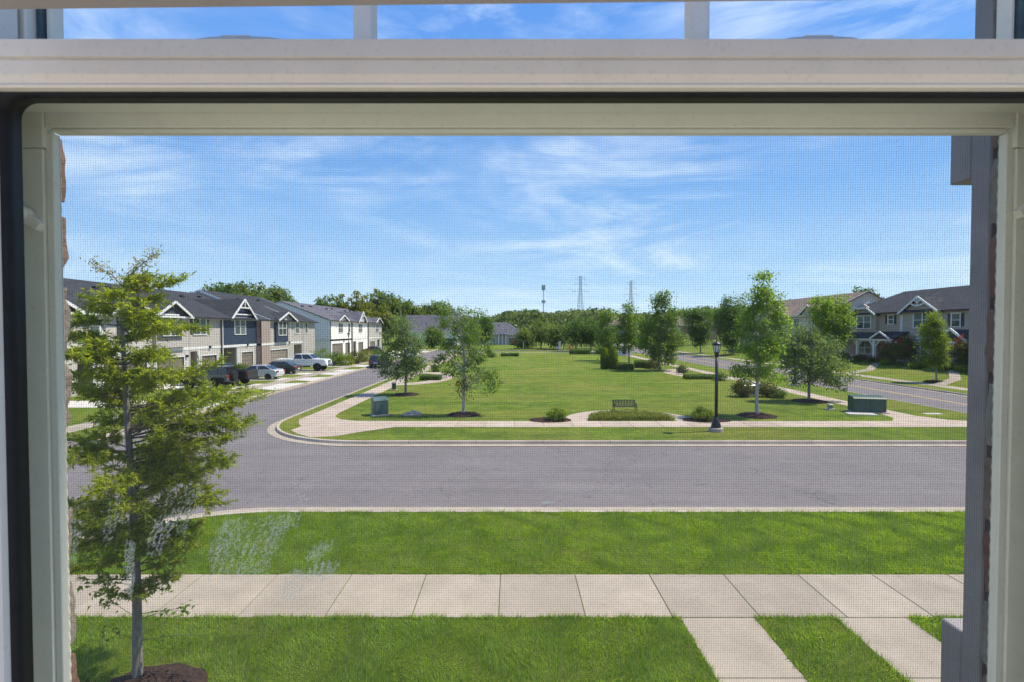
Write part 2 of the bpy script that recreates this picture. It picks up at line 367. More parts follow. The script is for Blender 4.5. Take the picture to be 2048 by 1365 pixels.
t = NT('rough_brick'); oi = t.n('ShaderNodeObjectInfo'); f = t.noise(55, 6, .7)
c = t.ramp(oi.outputs['Random'], [(0, (.22, .11, .08)), (.35, (.26, .205, .175)), (.7, (.33, .30, .26)), (1, (.18, .13, .115))])
c = t.mix(.7, c, t.ramp(f, [(.3, (.55, .52, .5)), (.7, (1.3, 1.3, 1.28))]), 'MULTIPLY'); t.base(c).set(Roughness=.95); t.bump(t.noise(160, 5, .7), .9, .005)
t = NT('pane'); t.m.surface_render_method = 'BLENDED'
tr = t.n('ShaderNodeBsdfTransparent'); tr.inputs[0].default_value = (.97, .985, .975, 1)
gl = t.n('ShaderNodeBsdfGlossy'); gl.inputs['Roughness'].default_value = .0
mx = t.n('ShaderNodeMixShader'); mx.inputs[0].default_value = .004
t.l(tr.outputs[0], mx.inputs[1]); t.l(gl.outputs[0], mx.inputs[2]); t.l(mx.outputs[0], t.out.inputs[0])
t = NT('water_stain'); tr = t.n('ShaderNodeBsdfTransparent'); tl = t.n('ShaderNodeBsdfTranslucent'); tl.inputs[0].default_value = (.98, .93, .82, 1)
df = t.n('ShaderNodeBsdfDiffuse'); df.inputs[0].default_value = (.98, .93, .82, 1); m1 = t.n('ShaderNodeMixShader'); m1.inputs[0].default_value = .5
t.l(tl.outputs[0], m1.inputs[1]); t.l(df.outputs[0], m1.inputs[2]); m2 = t.n('ShaderNodeMixShader'); m2.inputs[0].default_value = .62
t.l(tr.outputs[0], m2.inputs[1]); t.l(m1.outputs[0], m2.inputs[2]); t.l(m2.outputs[0], t.out.inputs[0])
var('carpet', (.42, .405, .395), .1, 20, .95, .5, 200)
# ------------------------------------------------------------------ ground, streets, pavements
G = 0.13     # lawn level; the street lies at 0
def poly(name, pts, z, m, z0=None, parent=None, **k):
    b = MB()
    if z0 is None: b.add([(x, y, z) for x, y in pts], [tuple(range(len(pts)))])
    else: b.prism([tuple(p) for p in pts], z0, z, 'z')
    return b.build(name, MT[m], parent, **k)
def arc(cx, cy, r, a0, a1, n=14):
    return [(cx + r*math.cos(math.radians(a0+(a1-a0)*i/n)), cy + r*math.sin(math.radians(a0+(a1-a0)*i/n))) for i in range(n+1)]
def offset(path, o):
    out = []
    for i, p in enumerate(path):
        a = Vector(path[max(i-1, 0)]); b = Vector(path[min(i+1, len(path)-1)]); d = (b-a).normalized()
        out.append((p[0]-d.y*o, p[1]+d.x*o))
    return out
def resample(path, ds):
    out = [path[0]]
    for a, b in zip(path, path[1:]):
        L = math.dist(a, b); n = max(1, int(round(L/ds)))
        out += [(a[0]+(b[0]-a[0])*i/n, a[1]+(b[1]-a[1])*i/n) for i in range(1, n+1)]
    return out
def sweep(mb, path, prof):
    offs = [offset(path, o) for o, z in prof]; k = len(prof); n = len(path)
    vs = [(offs[j][i][0], offs[j][i][1], prof[j][1]) for i in range(n) for j in range(k)]
    fs = [(i*k+j, i*k+(j+1) % k, (i+1)*k+(j+1) % k, (i+1)*k+j) for i in range(n-1) for j in range(k)]
    fs += [tuple(range(k-1, -1, -1)), tuple(range((n-1)*k, n*k))]
    mb.add(vs, fs)
KERB = [(-.02, -.05), (-.02, .03), (.01, .125), (.03, .142), (.15, .146), (.15, -.05)]
def kerb(name, path, label_new=(), seg=3.0, gutter=.42):
    """kerb of separate cast lengths with a gutter pan before it"""
    path = resample(path, .75); root = bpy.data.objects.new(name, None); C.objects.link(root); root['kind'] = 'structure'
    g = MB(); n = len(path)
    a = offset(path, -gutter); b = offset(path, -.015)
    g.add([(x, y, .011) for x, y in a] + [(x, y, .016) for x, y in b], [(i, i+1, n+i+1, n+i) for i in range(n-1)])
    g.build('gutter_pan', MT['concrete'], root)
    st = int(seg/.75); i = 0; k = 0
    while i < n-1:
        sub = [list(p) for p in path[i:min(i+st, n-1)+1]]
        for (e, q) in ((0, 1), (-1, -2)):
            d = Vector(sub[q])-Vector(sub[e]); d.normalize(); sub[e] = [sub[e][0]+d.x*.008, sub[e][1]+d.y*.008]
        m = MB(); sweep(m, [tuple(p) for p in sub], KERB)
        mid = sub[len(sub)//2]
        new = any(abs(mid[0]-x) < 1.1 and abs(mid[1]-y) < 1.1 for x, y in label_new)
        m.build('kerb_stone', MT['new_concrete' if new else 'kerb_concrete'], root); i += st; k += 1
    return root
def slabs(name, x0, x1, y0, y1, n, along='x', z=.142, m='concrete', gap=.014, base=True):
    """pavement: dark joint bed with separate slabs"""
    root = bpy.data.objects.new(name, None); C.objects.link(root); root['kind'] = 'structure'
    MB().box(x0, x1, y0, y1, z-.09, z-.018).build('joint_bed', MT['joint'], root)
    L = (x1-x0)/n if along == 'x' else (y1-y0)/n
    if along == 'x': me = MB().bbox(gap/2, L-gap/2, 0, y1-y0, -.06, 0, .006).mesh('slab', MT[m])
    else: me = MB().bbox(0, x1-x0, gap/2, L-gap/2, -.06, 0, .006).mesh('slab', MT[m])
    for i in range(n):
        o = obj('slab', me, root)
        o.location = (x0+i*L, y0, z+random.uniform(-.002, .002)) if along == 'x' else (x0, y0+i*L, z+random.uniform(-.002, .002))
    return root

g = MB(); N = 40
xs = [-4000, -1500, -600, -300, -150, -60, 0, 60, 150, 300, 600, 1500, 4000]; ys = [-1500, -300, -60, 0, 60, 130, 200, 320, 480, 700, 1200, 2200, 5000]
def hz(x, y): return -.07 + max(0, min(1, (y-190)/260))*7.0
g.add([(x, y, hz(x, y)) for y in ys for x in xs], [(j*len(xs)+i, j*len(xs)+i+1, (j+1)*len(xs)+i+1, (j+1)*len(xs)+i) for j in range(len(ys)-1) for i in range(len(xs)-1)])
g.build('ground', MT['lawn'], kind='structure')
# carriageways
poly('front_street', [(-26, 12), (60, 12), (60, 24), (-26, 24)], -.008, 'asphalt', kind='structure')
poly('side_street', [(-19.6, -40), (-9, -40), (-9, 30), (-12.3, 30), (-12.3, 126), (-19.6, 126)], -.004, 'asphalt', kind='structure')
poly('avenue', [(27, -40), (35.3, -40), (35.3, 150), (37, 200), (44, 260), (36, 262), (29, 202), (27, 150)], 0.0, 'asphalt', kind='structure')
poly('back_street', [(-12.5, 118), (27.2, 118), (27.2, 124.5), (-12.5, 124.5)], -.001, 'asphalt', kind='structure')
cl = bpy.data.objects.new('centre_line', None); C.objects.link(cl); cl['kind'] = 'structure'
for dxx in (-.11, .11):
    poly('painted_line', [(31.2+dxx-.05, -20), (31.2+dxx+.05, -20), (31.2+dxx+.05, 150), (31.2+dxx-.05, 150)], .005, 'yellow_paint', parent=cl)

# front lawn on this side of the street, with rounded corner to the side street
near_path = [(60, 13.72)] + [(-6.5, 13.72)] + arc(-6.5, 9.22, 4.5, 90, 180)[1:] + [(-11, -12)]
near_edge = offset(near_path, .14)
poly('front_lawn', near_edge + [(60, -12)], G, 'lawn', -.1, kind='structure')
kerb('near_kerb', near_path, seg=3.0, gutter=.62)
slabs('near_sidewalk', -10.85, 25.54, 8.58, 10.1, 24, 'x')
slabs('front_walk', 2.92, 4.2, 4.05, 8.56, 3, 'y', z=.143)
slabs('neighbour_walk', 5.62, 6.85, 4.05, 8.56, 3, 'y', z=.143)

# the green across the street
gp = [(-12.7, 117.5), (-12.7, 28.1)] + arc(-6.9, 28.1, 5.8, 180, 270)[1:] + [(21, 22.3)] + arc(21, 28.6, 6.3, 270, 360)[1:] + [(27.3, 117.5)]
poly('park_lawn', offset(gp, .14), G, 'lawn', -.1, kind='structure')
kerb('park_kerb', gp, label_new=[(-4.7, 22.3), (7.6, 22.3)], seg=3.0)
slabs('park_sidewalk', -6.0, 21.6, 25.6, 27.25, 18, 'x', m='pink_concrete')
slabs('park_side_path', -11.8, -10.4, 30.0, 117, 58, 'y', m='pink_concrete')
slabs('park_avenue_path', 22.0, 23.4, 30.0, 117, 58, 'y', m='pink_concrete')
poly('corner_pavement', [(-11.8, 30), (-11.85, 27.7), (-11.3, 26.4), (-10.9, 25.8), (-11.0, 24.75), (-10.3, 23.9), (-9.4, 23.15), (-8.3, 23.35), (-7.5, 24.3), (-6.0, 25.6), (-6.0, 27.25), (-8.6, 27.32), (-9.6, 27.8), (-10.25, 28.8), (-10.4, 30)], .142, 'pink_concrete', .05, kind='structure')
poly('avenue_corner_pavement', [(22, 30), (21.6, 28.2), (20.8, 27.25), (21.6, 27.25), (21.6, 25.6), (27.1, 25.6), (27.1, 26.6), (24.2, 27.6), (23.4, 29), (23.4, 30)], .142, 'pink_concrete', .05, kind='structure')
# little loop path round the planted half circle with the bench
ox, oy = 6.6, 27.25
outer = [(ox+3.75*math.cos(math.radians(a)), oy+3.75*math.sin(math.radians(a))) for a in range(0, 181, 9)]
inner = [(ox+2.45*math.cos(math.radians(a)), oy+2.35*math.sin(math.radians(a))) for a in range(180, -1, -9)]
poly('bench_path', [(ox+4.6, oy), (ox+3.9, oy+.6)] + outer[2:-2] + [(ox-3.9, oy+.6), (ox-4.6, oy)] + inner, .14, 'pink_concrete', .05, kind='structure')
# matching loops half-way along both long sides of the green
def half_loop(name, cx, cy, sgn):
    o = [(cx+sgn*4.3*math.sin(math.radians(a)), cy+7.0*math.cos(math.radians(a))) for a in range(0, 181, 9)]
    i = [(cx+sgn*2.6*math.sin(math.radians(a)), cy+5.2*math.cos(math.radians(a))) for a in range(180, -1, -9)]
    poly(name, o+i, .139, 'pink_concrete', .05, kind='structure')
half_loop('avenue_loop_path', 22.0, 57, -1); half_loop('side_loop_path', -10.4, 52, 1)
poly('far_park_path', [(-10.4, 108), (22, 108), (22, 109.5), (-10.4, 109.5)], .139, 'pink_concrete', .05, kind='structure')

# left side of the side street
lp = [(-19.3, -40), (-19.3, 131)]
kerb('side_street_kerb', [(-19.3, -2), (-19.3, 13.0)], seg=3.0)
kerb('side_street_far_kerb', [(-19.3, 23), (-19.3, 131)], seg=6.0)
poly('townhouse_lawn', [(-19.44, 23), (-19.44, 131), (-60, 131), (-60, 23)], G, 'lawn', -.1, kind='structure')
poly('corner_lawn', [(-19.44, -30), (-19.44, 13), (-60, 13), (-60, -30)], G, 'lawn', -.1, kind='structure')
slabs('townhouse_sidewalk', -22.9, -21.5, 23.2, 130, 70, 'y', z=.146)
DRIVES = [(32.0, 35.0), (42.0, 46.2), (49.3, 51.9), (55.6, 58.0), (59.5, 62.4), (67.5, 70.5), (76, 79), (90.3, 95), (98, 102), (106, 110), (114, 118)]
for a, b in DRIVES:
    x0 = -20.9
    d = bpy.data.objects.new('driveway', None); C.objects.link(d); d['kind'] = 'structure'
    ms = MB().bbox(0, 3.46, 0, b-a, -.06, 0, .008).mesh('driveway_slab', MT['new_concrete'])
    for k in range(3):
        o = obj('driveway_slab', ms, d); o.location = (-33.3+k*3.475, a, .140)
    poly('apron', [(-21.47, a), (-21.47, b), (-19.47, b+.8), (-19.47, a-.8)], .152, 'new_concrete', .03, parent=d)

# right side of the avenue: verge, pavement and lawns that climb to the houses
kerb('avenue_kerb', [(35.2, 200), (35.2, 23)], seg=6.0)
def rz(x): return G + (0 if x < 38.9 else min(1, (x-38.9)/8.6)*1.03)
xr = [35.06-.0, 38.9, 41, 43, 45, 47.5, 70, 130]; yr = [23, 40, 60, 80, 100, 130]
m = MB(); xr[0] = 35.33
m.add([(x, y, rz(x)) for y in yr for x in xr], [(j*len(xr)+i, j*len(xr)+i+1, (j+1)*len(xr)+i+1, (j+1)*len(xr)+i) for j in range(len(yr)-1) for i in range(len(xr)-1)])
m.build('house_lawn', MT['lawn'], kind='structure')
slabs('avenue_sidewalk', 37.3, 38.8, 23.2, 130, 70, 'y', z=.144)
poly('far_lawn', [(-12.4, 124.8), (27, 124.8), (27, 190), (-12.4, 190)], G, 'lawn', -.1, kind='structure')
poly('west_far_lawn', [(-60, 131.3), (-12.8, 131.3), (-12.8, 190), (-60, 190)], G-.004, 'lawn', -.1, kind='structure')
poly('avenue_far_lawn', [(35.6, 130.3), (130, 130.3), (130, 190), (38, 190)], G+.9, 'lawn', -.1, kind='structure')
def stepping(name, pts, w):
    """house walk of flags climbing the sloped lawn"""
    r = bpy.data.objects.new(name, None); C.objects.link(r); r['kind'] = 'structure'
    pts = resample(pts, 1.15)
    for a, b in zip(pts, pts[1:]):
        A = Vector((a[0], a[1], rz(a[0])+.02)); B = Vector((b[0], b[1], rz(b[0])+.02)); d = B-A
        s = Vector((-d.y, d.x, 0)).normalized()*w/2; e = d.normalized()*.03; A = A+e; B = B-e
        q = MB(); q.add([A-s, B-s, B+s, A+s, A-s-Vector((0, 0, .15)), B-s-Vector((0, 0, .15)), B+s-Vector((0, 0, .15)), A+s-Vector((0, 0, .15))],
                        [(0,1,2,3), (0,4,5,1), (1,5,6,2), (2,6,7,3), (3,7,4,0)])
        q.build('flag', MT['concrete'], r)
stepping('left_house_walk', [(38.9, 57.5), (42, 58.3), (44.5, 61), (47.6, 64.2)], 1.2)
stepping('right_house_walk', [(38.9, 45.2), (42, 47.0), (44.5, 50.0), (47.6, 53.2)], 1.2)
stepping('far_house_walk', [(38.9, 74), (43, 76), (47.6, 79)], 1.2)

# grass blades on the two near lawns
def blades(name, label, x0, x1, y0, y1, dens, excl=(), test=None, h=(.035, .075), edges=()):
    n = int((x1-x0)*(y1-y0)*dens); x = RNG.uniform(x0, x1, n); y = RNG.uniform(y0, y1, n)
    keep = np.ones(n, bool)
    for a, b, c_, d_ in excl: keep &= ~((x > a) & (x < b) & (y > c_) & (y < d_))
    if test is not None: keep &= test(x, y)
    # thin patches: clumpy turf
    ph = np.sin(x*3.1+np.sin(y*2.3)*1.7)*np.sin(y*4.1+np.sin(x*1.9)*1.3)
    x = x[keep]; y = y[keep]; ph = ph[keep]; n = len(x)
    H = RNG.uniform(h[0], h[1], n)*(1+.45*ph); tall = RNG.random(n) < .012; H[tall] *= 1.9
    a = RNG.uniform(0, 2*np.pi, n); wv = RNG.uniform(.0045, .0085, n); lean = RNG.uniform(.2, 1.05, n)*H; la = np.sin(x*2.7+1.3*np.sin(y*1.9))*2.2+np.cos(y*3.3+x)*1.6+RNG.normal(0, .8, n)
    for ex0, ex1, ey0, ey1, dn in edges:
        k = int((ex1-ex0)*(ey1-ey0)*dn); ex = RNG.uniform(ex0, ex1, k); ey = RNG.uniform(ey0, ey1, k)
        rag = (np.sin(ex*5.3+ey*4.1)+np.sin(ex*13.7+ey*11)+RNG.normal(0, .8, k)) > -.2; ex = ex[rag]; ey = ey[rag]; k = len(ex)
        x = np.concatenate([x, ex]); y = np.concatenate([y, ey]); H = np.concatenate([H, RNG.uniform(.06, .12, k)]); a = np.concatenate([a, RNG.uniform(0, 6.3, k)]); wv = np.concatenate([wv, RNG.uniform(.004, .008, k)])
        lean = np.concatenate([lean, RNG.uniform(.03, .09, k)]); la = np.concatenate([la, RNG.uniform(0, 6.3, k)])
    n = len(x)
    V = np.zeros((n, 3, 3)); V[:, :, 2] = G-.004
    V[:, 0, 0] = x-np.cos(a)*wv; V[:, 0, 1] = y-np.sin(a)*wv
    V[:, 1, 0] = x+np.cos(a)*wv; V[:, 1, 1] = y+np.sin(a)*wv
    V[:, 2, 0] = x+np.cos(la)*lean; V[:, 2, 1] = y+np.sin(la)*lean; V[:, 2, 2] += H
    return obj(name, npmesh(name, V, 3, MT['blade']), label=label, cat='grass', kind='stuff')
def inside_near(x, y):
    inn = (x > -6.5) | (y < 9.22) | ((x+6.5)**2+(y-9.22)**2 < 4.33**2)
    return inn & (x > -10.8) & (y < 13.55)
blades('street_grass', 'strip of mown grass between the near sidewalk and the street', -10.9, 14.6, 10.1, 13.76, 2500, test=inside_near, edges=[(-10.8, 14.5, 10.095, 10.15, 5200), (-6.4, 14.5, 13.5, 13.58, 2600)])
blades('front_grass', 'mown grass below the window, cut by two concrete walks', -8.2, 9.0, 6.3, 8.575, 3200, excl=[(2.9, 4.22, 0, 9), (5.6, 6.87, 0, 9)], test=lambda x, y: ((x+5.03)/.72)**2+((y-6.9)/.5)**2 > 1, edges=[(-8, 2.9, 8.53, 8.585, 5200), (4.22, 5.6, 8.53, 8.585, 6500), (6.87, 9, 8.53, 8.585, 5200), (2.87, 2.93, 6.4, 8.5, 5200), (4.19, 4.25, 6.4, 8.5, 5200), (5.58, 5.63, 6.4, 8.5, 5200), (6.84, 6.9, 6.4, 8.5, 5200)])
# ------------------------------------------------------------------ the window and the house wall it sits in
ZW = CZ      # heights below are relative to the eye
wall = thing('house_wall', 'brick wall of the house around the open view of the window', 'wall', (0, .5, 0))
# outer brick skin (outer face at y=.5), four panels round the opening
L, R_, T_, B_ = -.452, .4875, .80, -.62
def panel(n, x0, x1, z0, z1, y0, y1, m): MB().box(x0, x1, y0-.5, y1-.5, z0, z1).build(n, MT[m], wall)
panel('brick_panel', -5, L, -.1, 8, .415, .499, 'house_brick'); panel('brick_panel', R_, 5, -.1, 8, .415, .499, 'house_brick')
panel('brick_panel', L, R_, CZ+T_, 8, .415, .498, 'house_brick'); panel('brick_panel', L, R_, -.1, CZ+B_, .415, .498, 'house_brick')
panel('plaster_panel', -5, -.46, -.1, 8, .27, .414, 'plaster'); panel('plaster_panel', .50, 5, -.1, 8, .27, .414, 'plaster')
panel('plaster_panel', -.46, .50, CZ+.80, 8, .27, .413, 'plaster'); panel('plaster_panel', -.46, .50, -.1, CZ-.62, .27, .413, 'plaster')
# rough bricks of the two reveals, one object each
def rough_brick(h, seed):
    rg = np.random.default_rng(seed); ny, nz = 5, 7; vs = []; fs = []
    for j in range(nz):
        for i in range(ny):
            fy = i/(ny-1); fz = j/(nz-1)
            edge = min(fz, 1-fz)
            dep = .0065 + rg.uniform(-.0014, .0014) - (.0018 if edge < .05 else 0) - (.0015 if fy > .9 else 0) + .0009*math.sin(fz*9+seed)*math.sin(seed*1.7)
            vs.append((dep, .0+fy*.083+(rg.uniform(-.002, .003) if fy > .9 else 0), (fz-.5)*h + rg.uniform(-.0012, .0012)))
    n = len(vs)
    vs += [(-.004, y, z) for (_, y, z) in vs]
    for j in range(nz-1):
        for i in range(ny-1):
            a = j*ny+i; fs.append((a, a+1, a+ny+1, a+ny))
    ring = list(range(ny)) + [j*ny+ny-1 for j in range(1, nz)] + [(nz-1)*ny+i for i in range(ny-2, -1, -1)] + [j*ny for j in range(nz-2, 0, -1)]
    for a, b in zip(ring, ring[1:]+ring[:1]): fs.append((a, n+a, n+b, b))
    q = MB(); q.add(vs, fs); return q.mesh('brick', MT['rough_brick'], False)
bm_ = [rough_brick(.064, s) for s in range(6)]; bs = [rough_brick(.062, 20+s) for s in range(6)]
MB().box(-.0035+L, L+.0045, .416-.5, .494-.5, CZ+B_, CZ+T_).build('mortar_bed', MT['mortar'], wall)
MB().box(R_-.0045, R_+.0035, .416-.5, .494-.5, CZ+B_, CZ+T_).build('mortar_bed', MT['mortar'], wall)
k = 0; z = B_+.034
while z < T_-.03:
    o = obj('brick', (bm_ if k % 3 else bs)[k % 6], wall); o.location = (L+.001, -.081+random.uniform(-.0015, .0025), CZ+z); o.rotation_euler = (random.uniform(-.03, .03), random.uniform(-.02, .02), random.uniform(-.03, .03))
    o = obj('brick', (bs if k % 2 else bm_)[(k+3) % 6], wall); o.location = (R_-.001, .005+random.uniform(-.0015, .0025), CZ+z-.021); o.rotation_euler = (random.uniform(-.03, .03), random.uniform(-.02, .02), math.pi+random.uniform(-.03, .03))
    z += .0745; k += 1

# board-and-batten shutter beside the window
sh = thing('shutter', 'dark grey board and batten shutter on the wall right of the window', 'shutter', (.4993, .525, CZ))
for i in range(3):
    MB().bbox(.0+i*.105, .0+i*.105+.102, 0, .023, -.58, .85, .0015).build('board', MT['grey_shutter'], sh)
for z0 in (-.425, .1645): MB().bbox(0, .31, .0232, .05, z0, z0+.09, .0015).build('batten', MT['grey_shutter'], sh)

# fixed window frame: jamb liners, head, sill
wf = thing('window_frame', 'white vinyl window frame and jamb liners around both sashes', 'window frame', (0, .38, CZ-.6))
def wbox(n, x0, x1, y0, y1, z0, z1, m='vinyl', p=wf, b=.0012): return MB().bbox(x0, x1, y0-.38, y1-.38, z0+.6, z1+.6, b).build(n, MT[m], p)
wbox('jamb_liner', -.46, -.3592, .3525, .3695, -.56, .72); wbox('jamb_liner', .3872, .50, .3525, .3695, -.56, .72)
wbox('outer_jamb', -.45, -.3905, .370, .414, -.56, .72, 'screen_paint'); wbox('outer_jamb', .4185, .49, .370, .414, -.56, .72, 'screen_paint')
wbox('head', -.46, .50, .345, .414, .7205, .80); wbox('sill', -.46, .50, .32, .46, -.62, -.5605)

# upper sash in the outer track
us = thing('upper_sash', 'fixed upper sash with two white grille bars against the sky', 'window sash', (0, .385, CZ+.17))
def ubox(n, x0, x1, y0, y1, z0, z1, m='vinyl', b=.001): return MB().bbox(x0, x1, y0-.385, y1-.385, z0-.17, z1-.17, b).build(n, MT[m], us)
ubox('stile', -.3903, -.3575, .3725, .3965, .2125, .70); ubox('stile', .3855, .4183, .3725, .3965, .2125, .70)
ubox('spacer', -.3573, -.3535, .3805, .3935, .2125, .70, 'spacer', .0005); ubox('spacer', .3815, .3853, .3805, .3935, .2125, .70, 'spacer', .0005)
ubox('bead', -.3533, -.3494, .384, .396, .2125, .70); ubox('bead', .3774, .3813, .384, .396, .2125, .70)
ubox('check_rail', -.3903, .4183, .376, .3945, .1692, .2122, 'screen_paint'); ubox('top_rail', -.3903, .4183, .3725, .3965, .7003, .72)
for x0, x1 in ((-.1209, -.1026), (.1313, .1503)):
    q = MB(); q.prism([(x0, .001), (x0+.0035, -.0045), (x1-.0035, -.0045), (x1, .001), (x1-.0035, .0065), (x0+.0035, .0065)], .0427, .5298, 'z'); q.build('grille_bar', MT['vinyl'], us)
MB().box(-.3492, .3772, .0085, .0095, .043, .5298).build('glass', MT['pane'], us)

# lower sash in the inner track
ls = thing('lower_sash', 'closed lower sash with wide white check rail and dark gasket', 'window sash', (0, .335, CZ-.5))
def lz(z): return z+.5
prof = [(.325, .1865), (.325, .1757), (.3268, .1752), (.3268, .1738), (.3246, .1728), (.3246, .164), (.3256, .1612), (.3262, .1592), (.3252, .1575), (.3262, .1562), (.329, .1560), (.3475, .1565), (.3475, .1868), (.3265, .1868)]
MB().prism([(y-.335, lz(z)) for y, z in prof], -.44, .47, 'x').build('check_rail', MT['vinyl'], ls)
MB().bbox(-.44, -.3372, -.01, .0125, lz(-.50), lz(.1558), .002).build('stile', MT['vinyl'], ls)
MB().bbox(.3652, .47, -.01, .0125, lz(-.50), lz(.1558), .002).build('stile', MT['vinyl'], ls)
MB().bbox(-.3370, .3650, -.01, .0125, lz(-.50), lz(-.455), .002).build('bottom_rail', MT['vinyl'], ls)
# gasket: ring with rounded upper corners lining the opening
def ring(x0, x1, z0, z1, r):
    pts = [(x0, z0)] + [(x0+r-r*math.cos(a), z1-r+r*math.sin(a)) for a in [math.pi/2*i/8 for i in range(9)]]
    pts += [(x1-r+r*math.sin(a), z1-r+r*math.cos(a)) for a in [math.pi/2*i/8 for i in range(9)]] + [(x1, z0)]
    return pts
o_ = ring(-.3385, .3665, -.4549, .1572, .004); i_ = ring(-.3366, .3646, -.4549, .1552, .012); n = len(o_); q = MB()
y0, y1 = -.0035, .0115
q.add([(x, y0, lz(z)) for x, z in o_]+[(x, y0, lz(z)) for x, z in i_]+[(x, y1, lz(z)) for x, z in i_]+[(x, y1, lz(z)) for x, z in o_],
      [(a+k*n, a+1+k*n, a+1+(k+1)*n, a+(k+1)*n) for k in range(3) for a in range(n-1)])
q.build('gasket', MT['gasket'], ls, True)
glass = MB().box(-.336, .364, .008, .0095, lz(-.4545), lz(.1545)).build('glass', MT['pane'], ls)
for uc, wd in ((490, .064), (1630, .058)):
    x = (uc-1024)/1000*.335; q = MB(); kz = lz(.1868)
    q.add(*(lambda nn=18: ([(x+wd/2*math.copysign(abs(math.cos(a))**.55, math.cos(a)), .0+.0065*math.sin(a), kz) for a in [2*math.pi*i/nn for i in range(nn)]]
          + [(x+wd/2*.90*math.copysign(abs(math.cos(a))**.6, math.cos(a)), .0+.005*math.sin(a), kz+.0042) for a in [2*math.pi*i/nn for i in range(nn)]],
          [tuple(range(nn, 2*nn))] + [(i, (i+1) % nn, nn+(i+1) % nn, nn+i) for i in range(nn)]))())
    lk = q.build('sash_lock', MT['vinyl'], ls, True)
    MB().bbox(x-.012, x+.008, -.004, .004, kz+.0043, kz+.0062, .001).build('cam', MT['vinyl'], lk)
# dried water streaks on the outside of the pane: hundreds of small chalky flecks
def streaks():
    rg = np.random.default_rng(5); Q = []
    def fleck(u, v, ln, wd, ang):
        p = at(u, v, .3451); s = .3451/1000
        dx_, dz_ = math.cos(ang)*ln*s/2, math.sin(ang)*ln*s/2; nx, nz_ = -math.sin(ang)*wd*s/2, math.cos(ang)*wd*s/2
        j = rg.uniform(-.5, .5, 4)
        x = p.x; zz = lz(p.z-CZ); Q.append([(x-dx_-nx*(1+j[0]), .0101, zz-dz_-nz_), (x+dx_-nx*.4, .0101, zz+dz_-nz_*(1+j[1])), (x+dx_+nx*(1+j[2]), .0101, zz+dz_+nz_*.6), (x-dx_+nx*.5, .0101, zz-dz_+nz_*(1+j[3]))])
    trails = [(487, 1035, 440, 1160, 34, 230), (470, 1040, 425, 1120, 20, 110), (560, 1030, 488, 1150, 22, 190), (575, 1030, 520, 1150, 16, 100), (610, 960, 580, 1060, 18, 70),
              (650, 1085, 625, 1120, 18, 70), (655, 1125, 640, 1160, 24, 120), (600, 1140, 575, 1200, 22, 150), (262, 1085, 258, 1190, 9, 150), (330, 1040, 305, 1110, 20, 120), (230, 1000, 215, 1090, 12, 60), (385, 980, 360, 1070, 12, 80), (148, 1050, 152, 1130, 5, 40), (355, 990, 320, 1080, 20, 50)]
    for u0, v0, u1, v1, sp, n in trails:
        for _ in range(int(n*1.7)):
            f = rg.random(); side = (rg.integers(0, 4)-1.5)*sp*.62+rg.normal(0, sp*.10)+2.5*math.sin(f*7+sp)
            fleck(u0+(u1-u0)*f+side*(1-.35*f), v0+(v1-v0)*f+rg.normal(0, 4), rg.uniform(2.5, 8), rg.uniform(.6, 1.2), rg.uniform(.3, 1.3))
    for u0, v0, u1, v1, sp, n in trails[:9]:
        for _ in range(int(n*.9)):
            f = rg.random(); fleck(u0+(u1-u0)*f+rg.normal(0, sp*.45), v0+(v1-v0)*f, rg.uniform(1.2, 3.2), rg.uniform(.55, 1.1), rg.uniform(.3, 1.3))
    for _ in range(60): fleck(rg.uniform(540, 690), rg.uniform(1150, 1230), rg.uniform(2, 5), rg.uniform(1, 2), rg.uniform(0, 3))
    for uc, vc, ln in ((1098, 1006, 26), (1090, 1004, 16)): fleck(uc, vc, ln, 3, .2)
    obj('water_streaks', npmesh('water_streaks', np.array(Q), 4, MT['water_stain']), ls, kind='stuff')
streaks()

# insect screen outside the lower sash
sc_ = thing('insect_screen', 'half-height insect screen in a pale frame outside the lower sash', 'insect screen', (0, .40, CZ-.5))
def sbox(n, x0, x1, y0, y1, z0, z1, m='screen_paint', p=sc_, b=.0006): return MB().bbox(x0, x1, y0-.4, y1-.4, z0+.5, z1+.5, b).build(n, MT[m], p)
for x0, x1, s in ((-.3895, -.3620, 1), (.3900, .4175, -1)):
    xa, xb = (x0, x1-.0062) if s > 0 else (x0+.0062, x1)
    r_ = sbox('side_rail', xa, xb, .3955, .4045, -.50, .1425)
    xa, xb = (x1-.0060, x1) if s > 0 else (x0, x0+.0060)
    sbox('bead', xa, xb, .3975, .4045, -.50, .1553)
    xs_ = x1-.0012 if s > 0 else x0+.0012
    q = MB(); q.tube([(xs_, .0036, z) for z in np.linspace(.0, .652, 120)], [(.0017 if i % 2 else .0012) for i in range(120)], 6); q.build('spline', MT['screen_paint'], sc_)
    xa, xb = (x0+.004, x1-.0045) if s > 0 else (x0+.0045, x1-.004)
    sbox('corner_key', xa, xb, .3942, .4045, .1430, .1722)
top = sbox('top_rail', -.3663, .3943, .3955, .4045, .1588, .1722)
sbox('bead', -.3618, .3898, .3972, .4045, .1553, .1586)
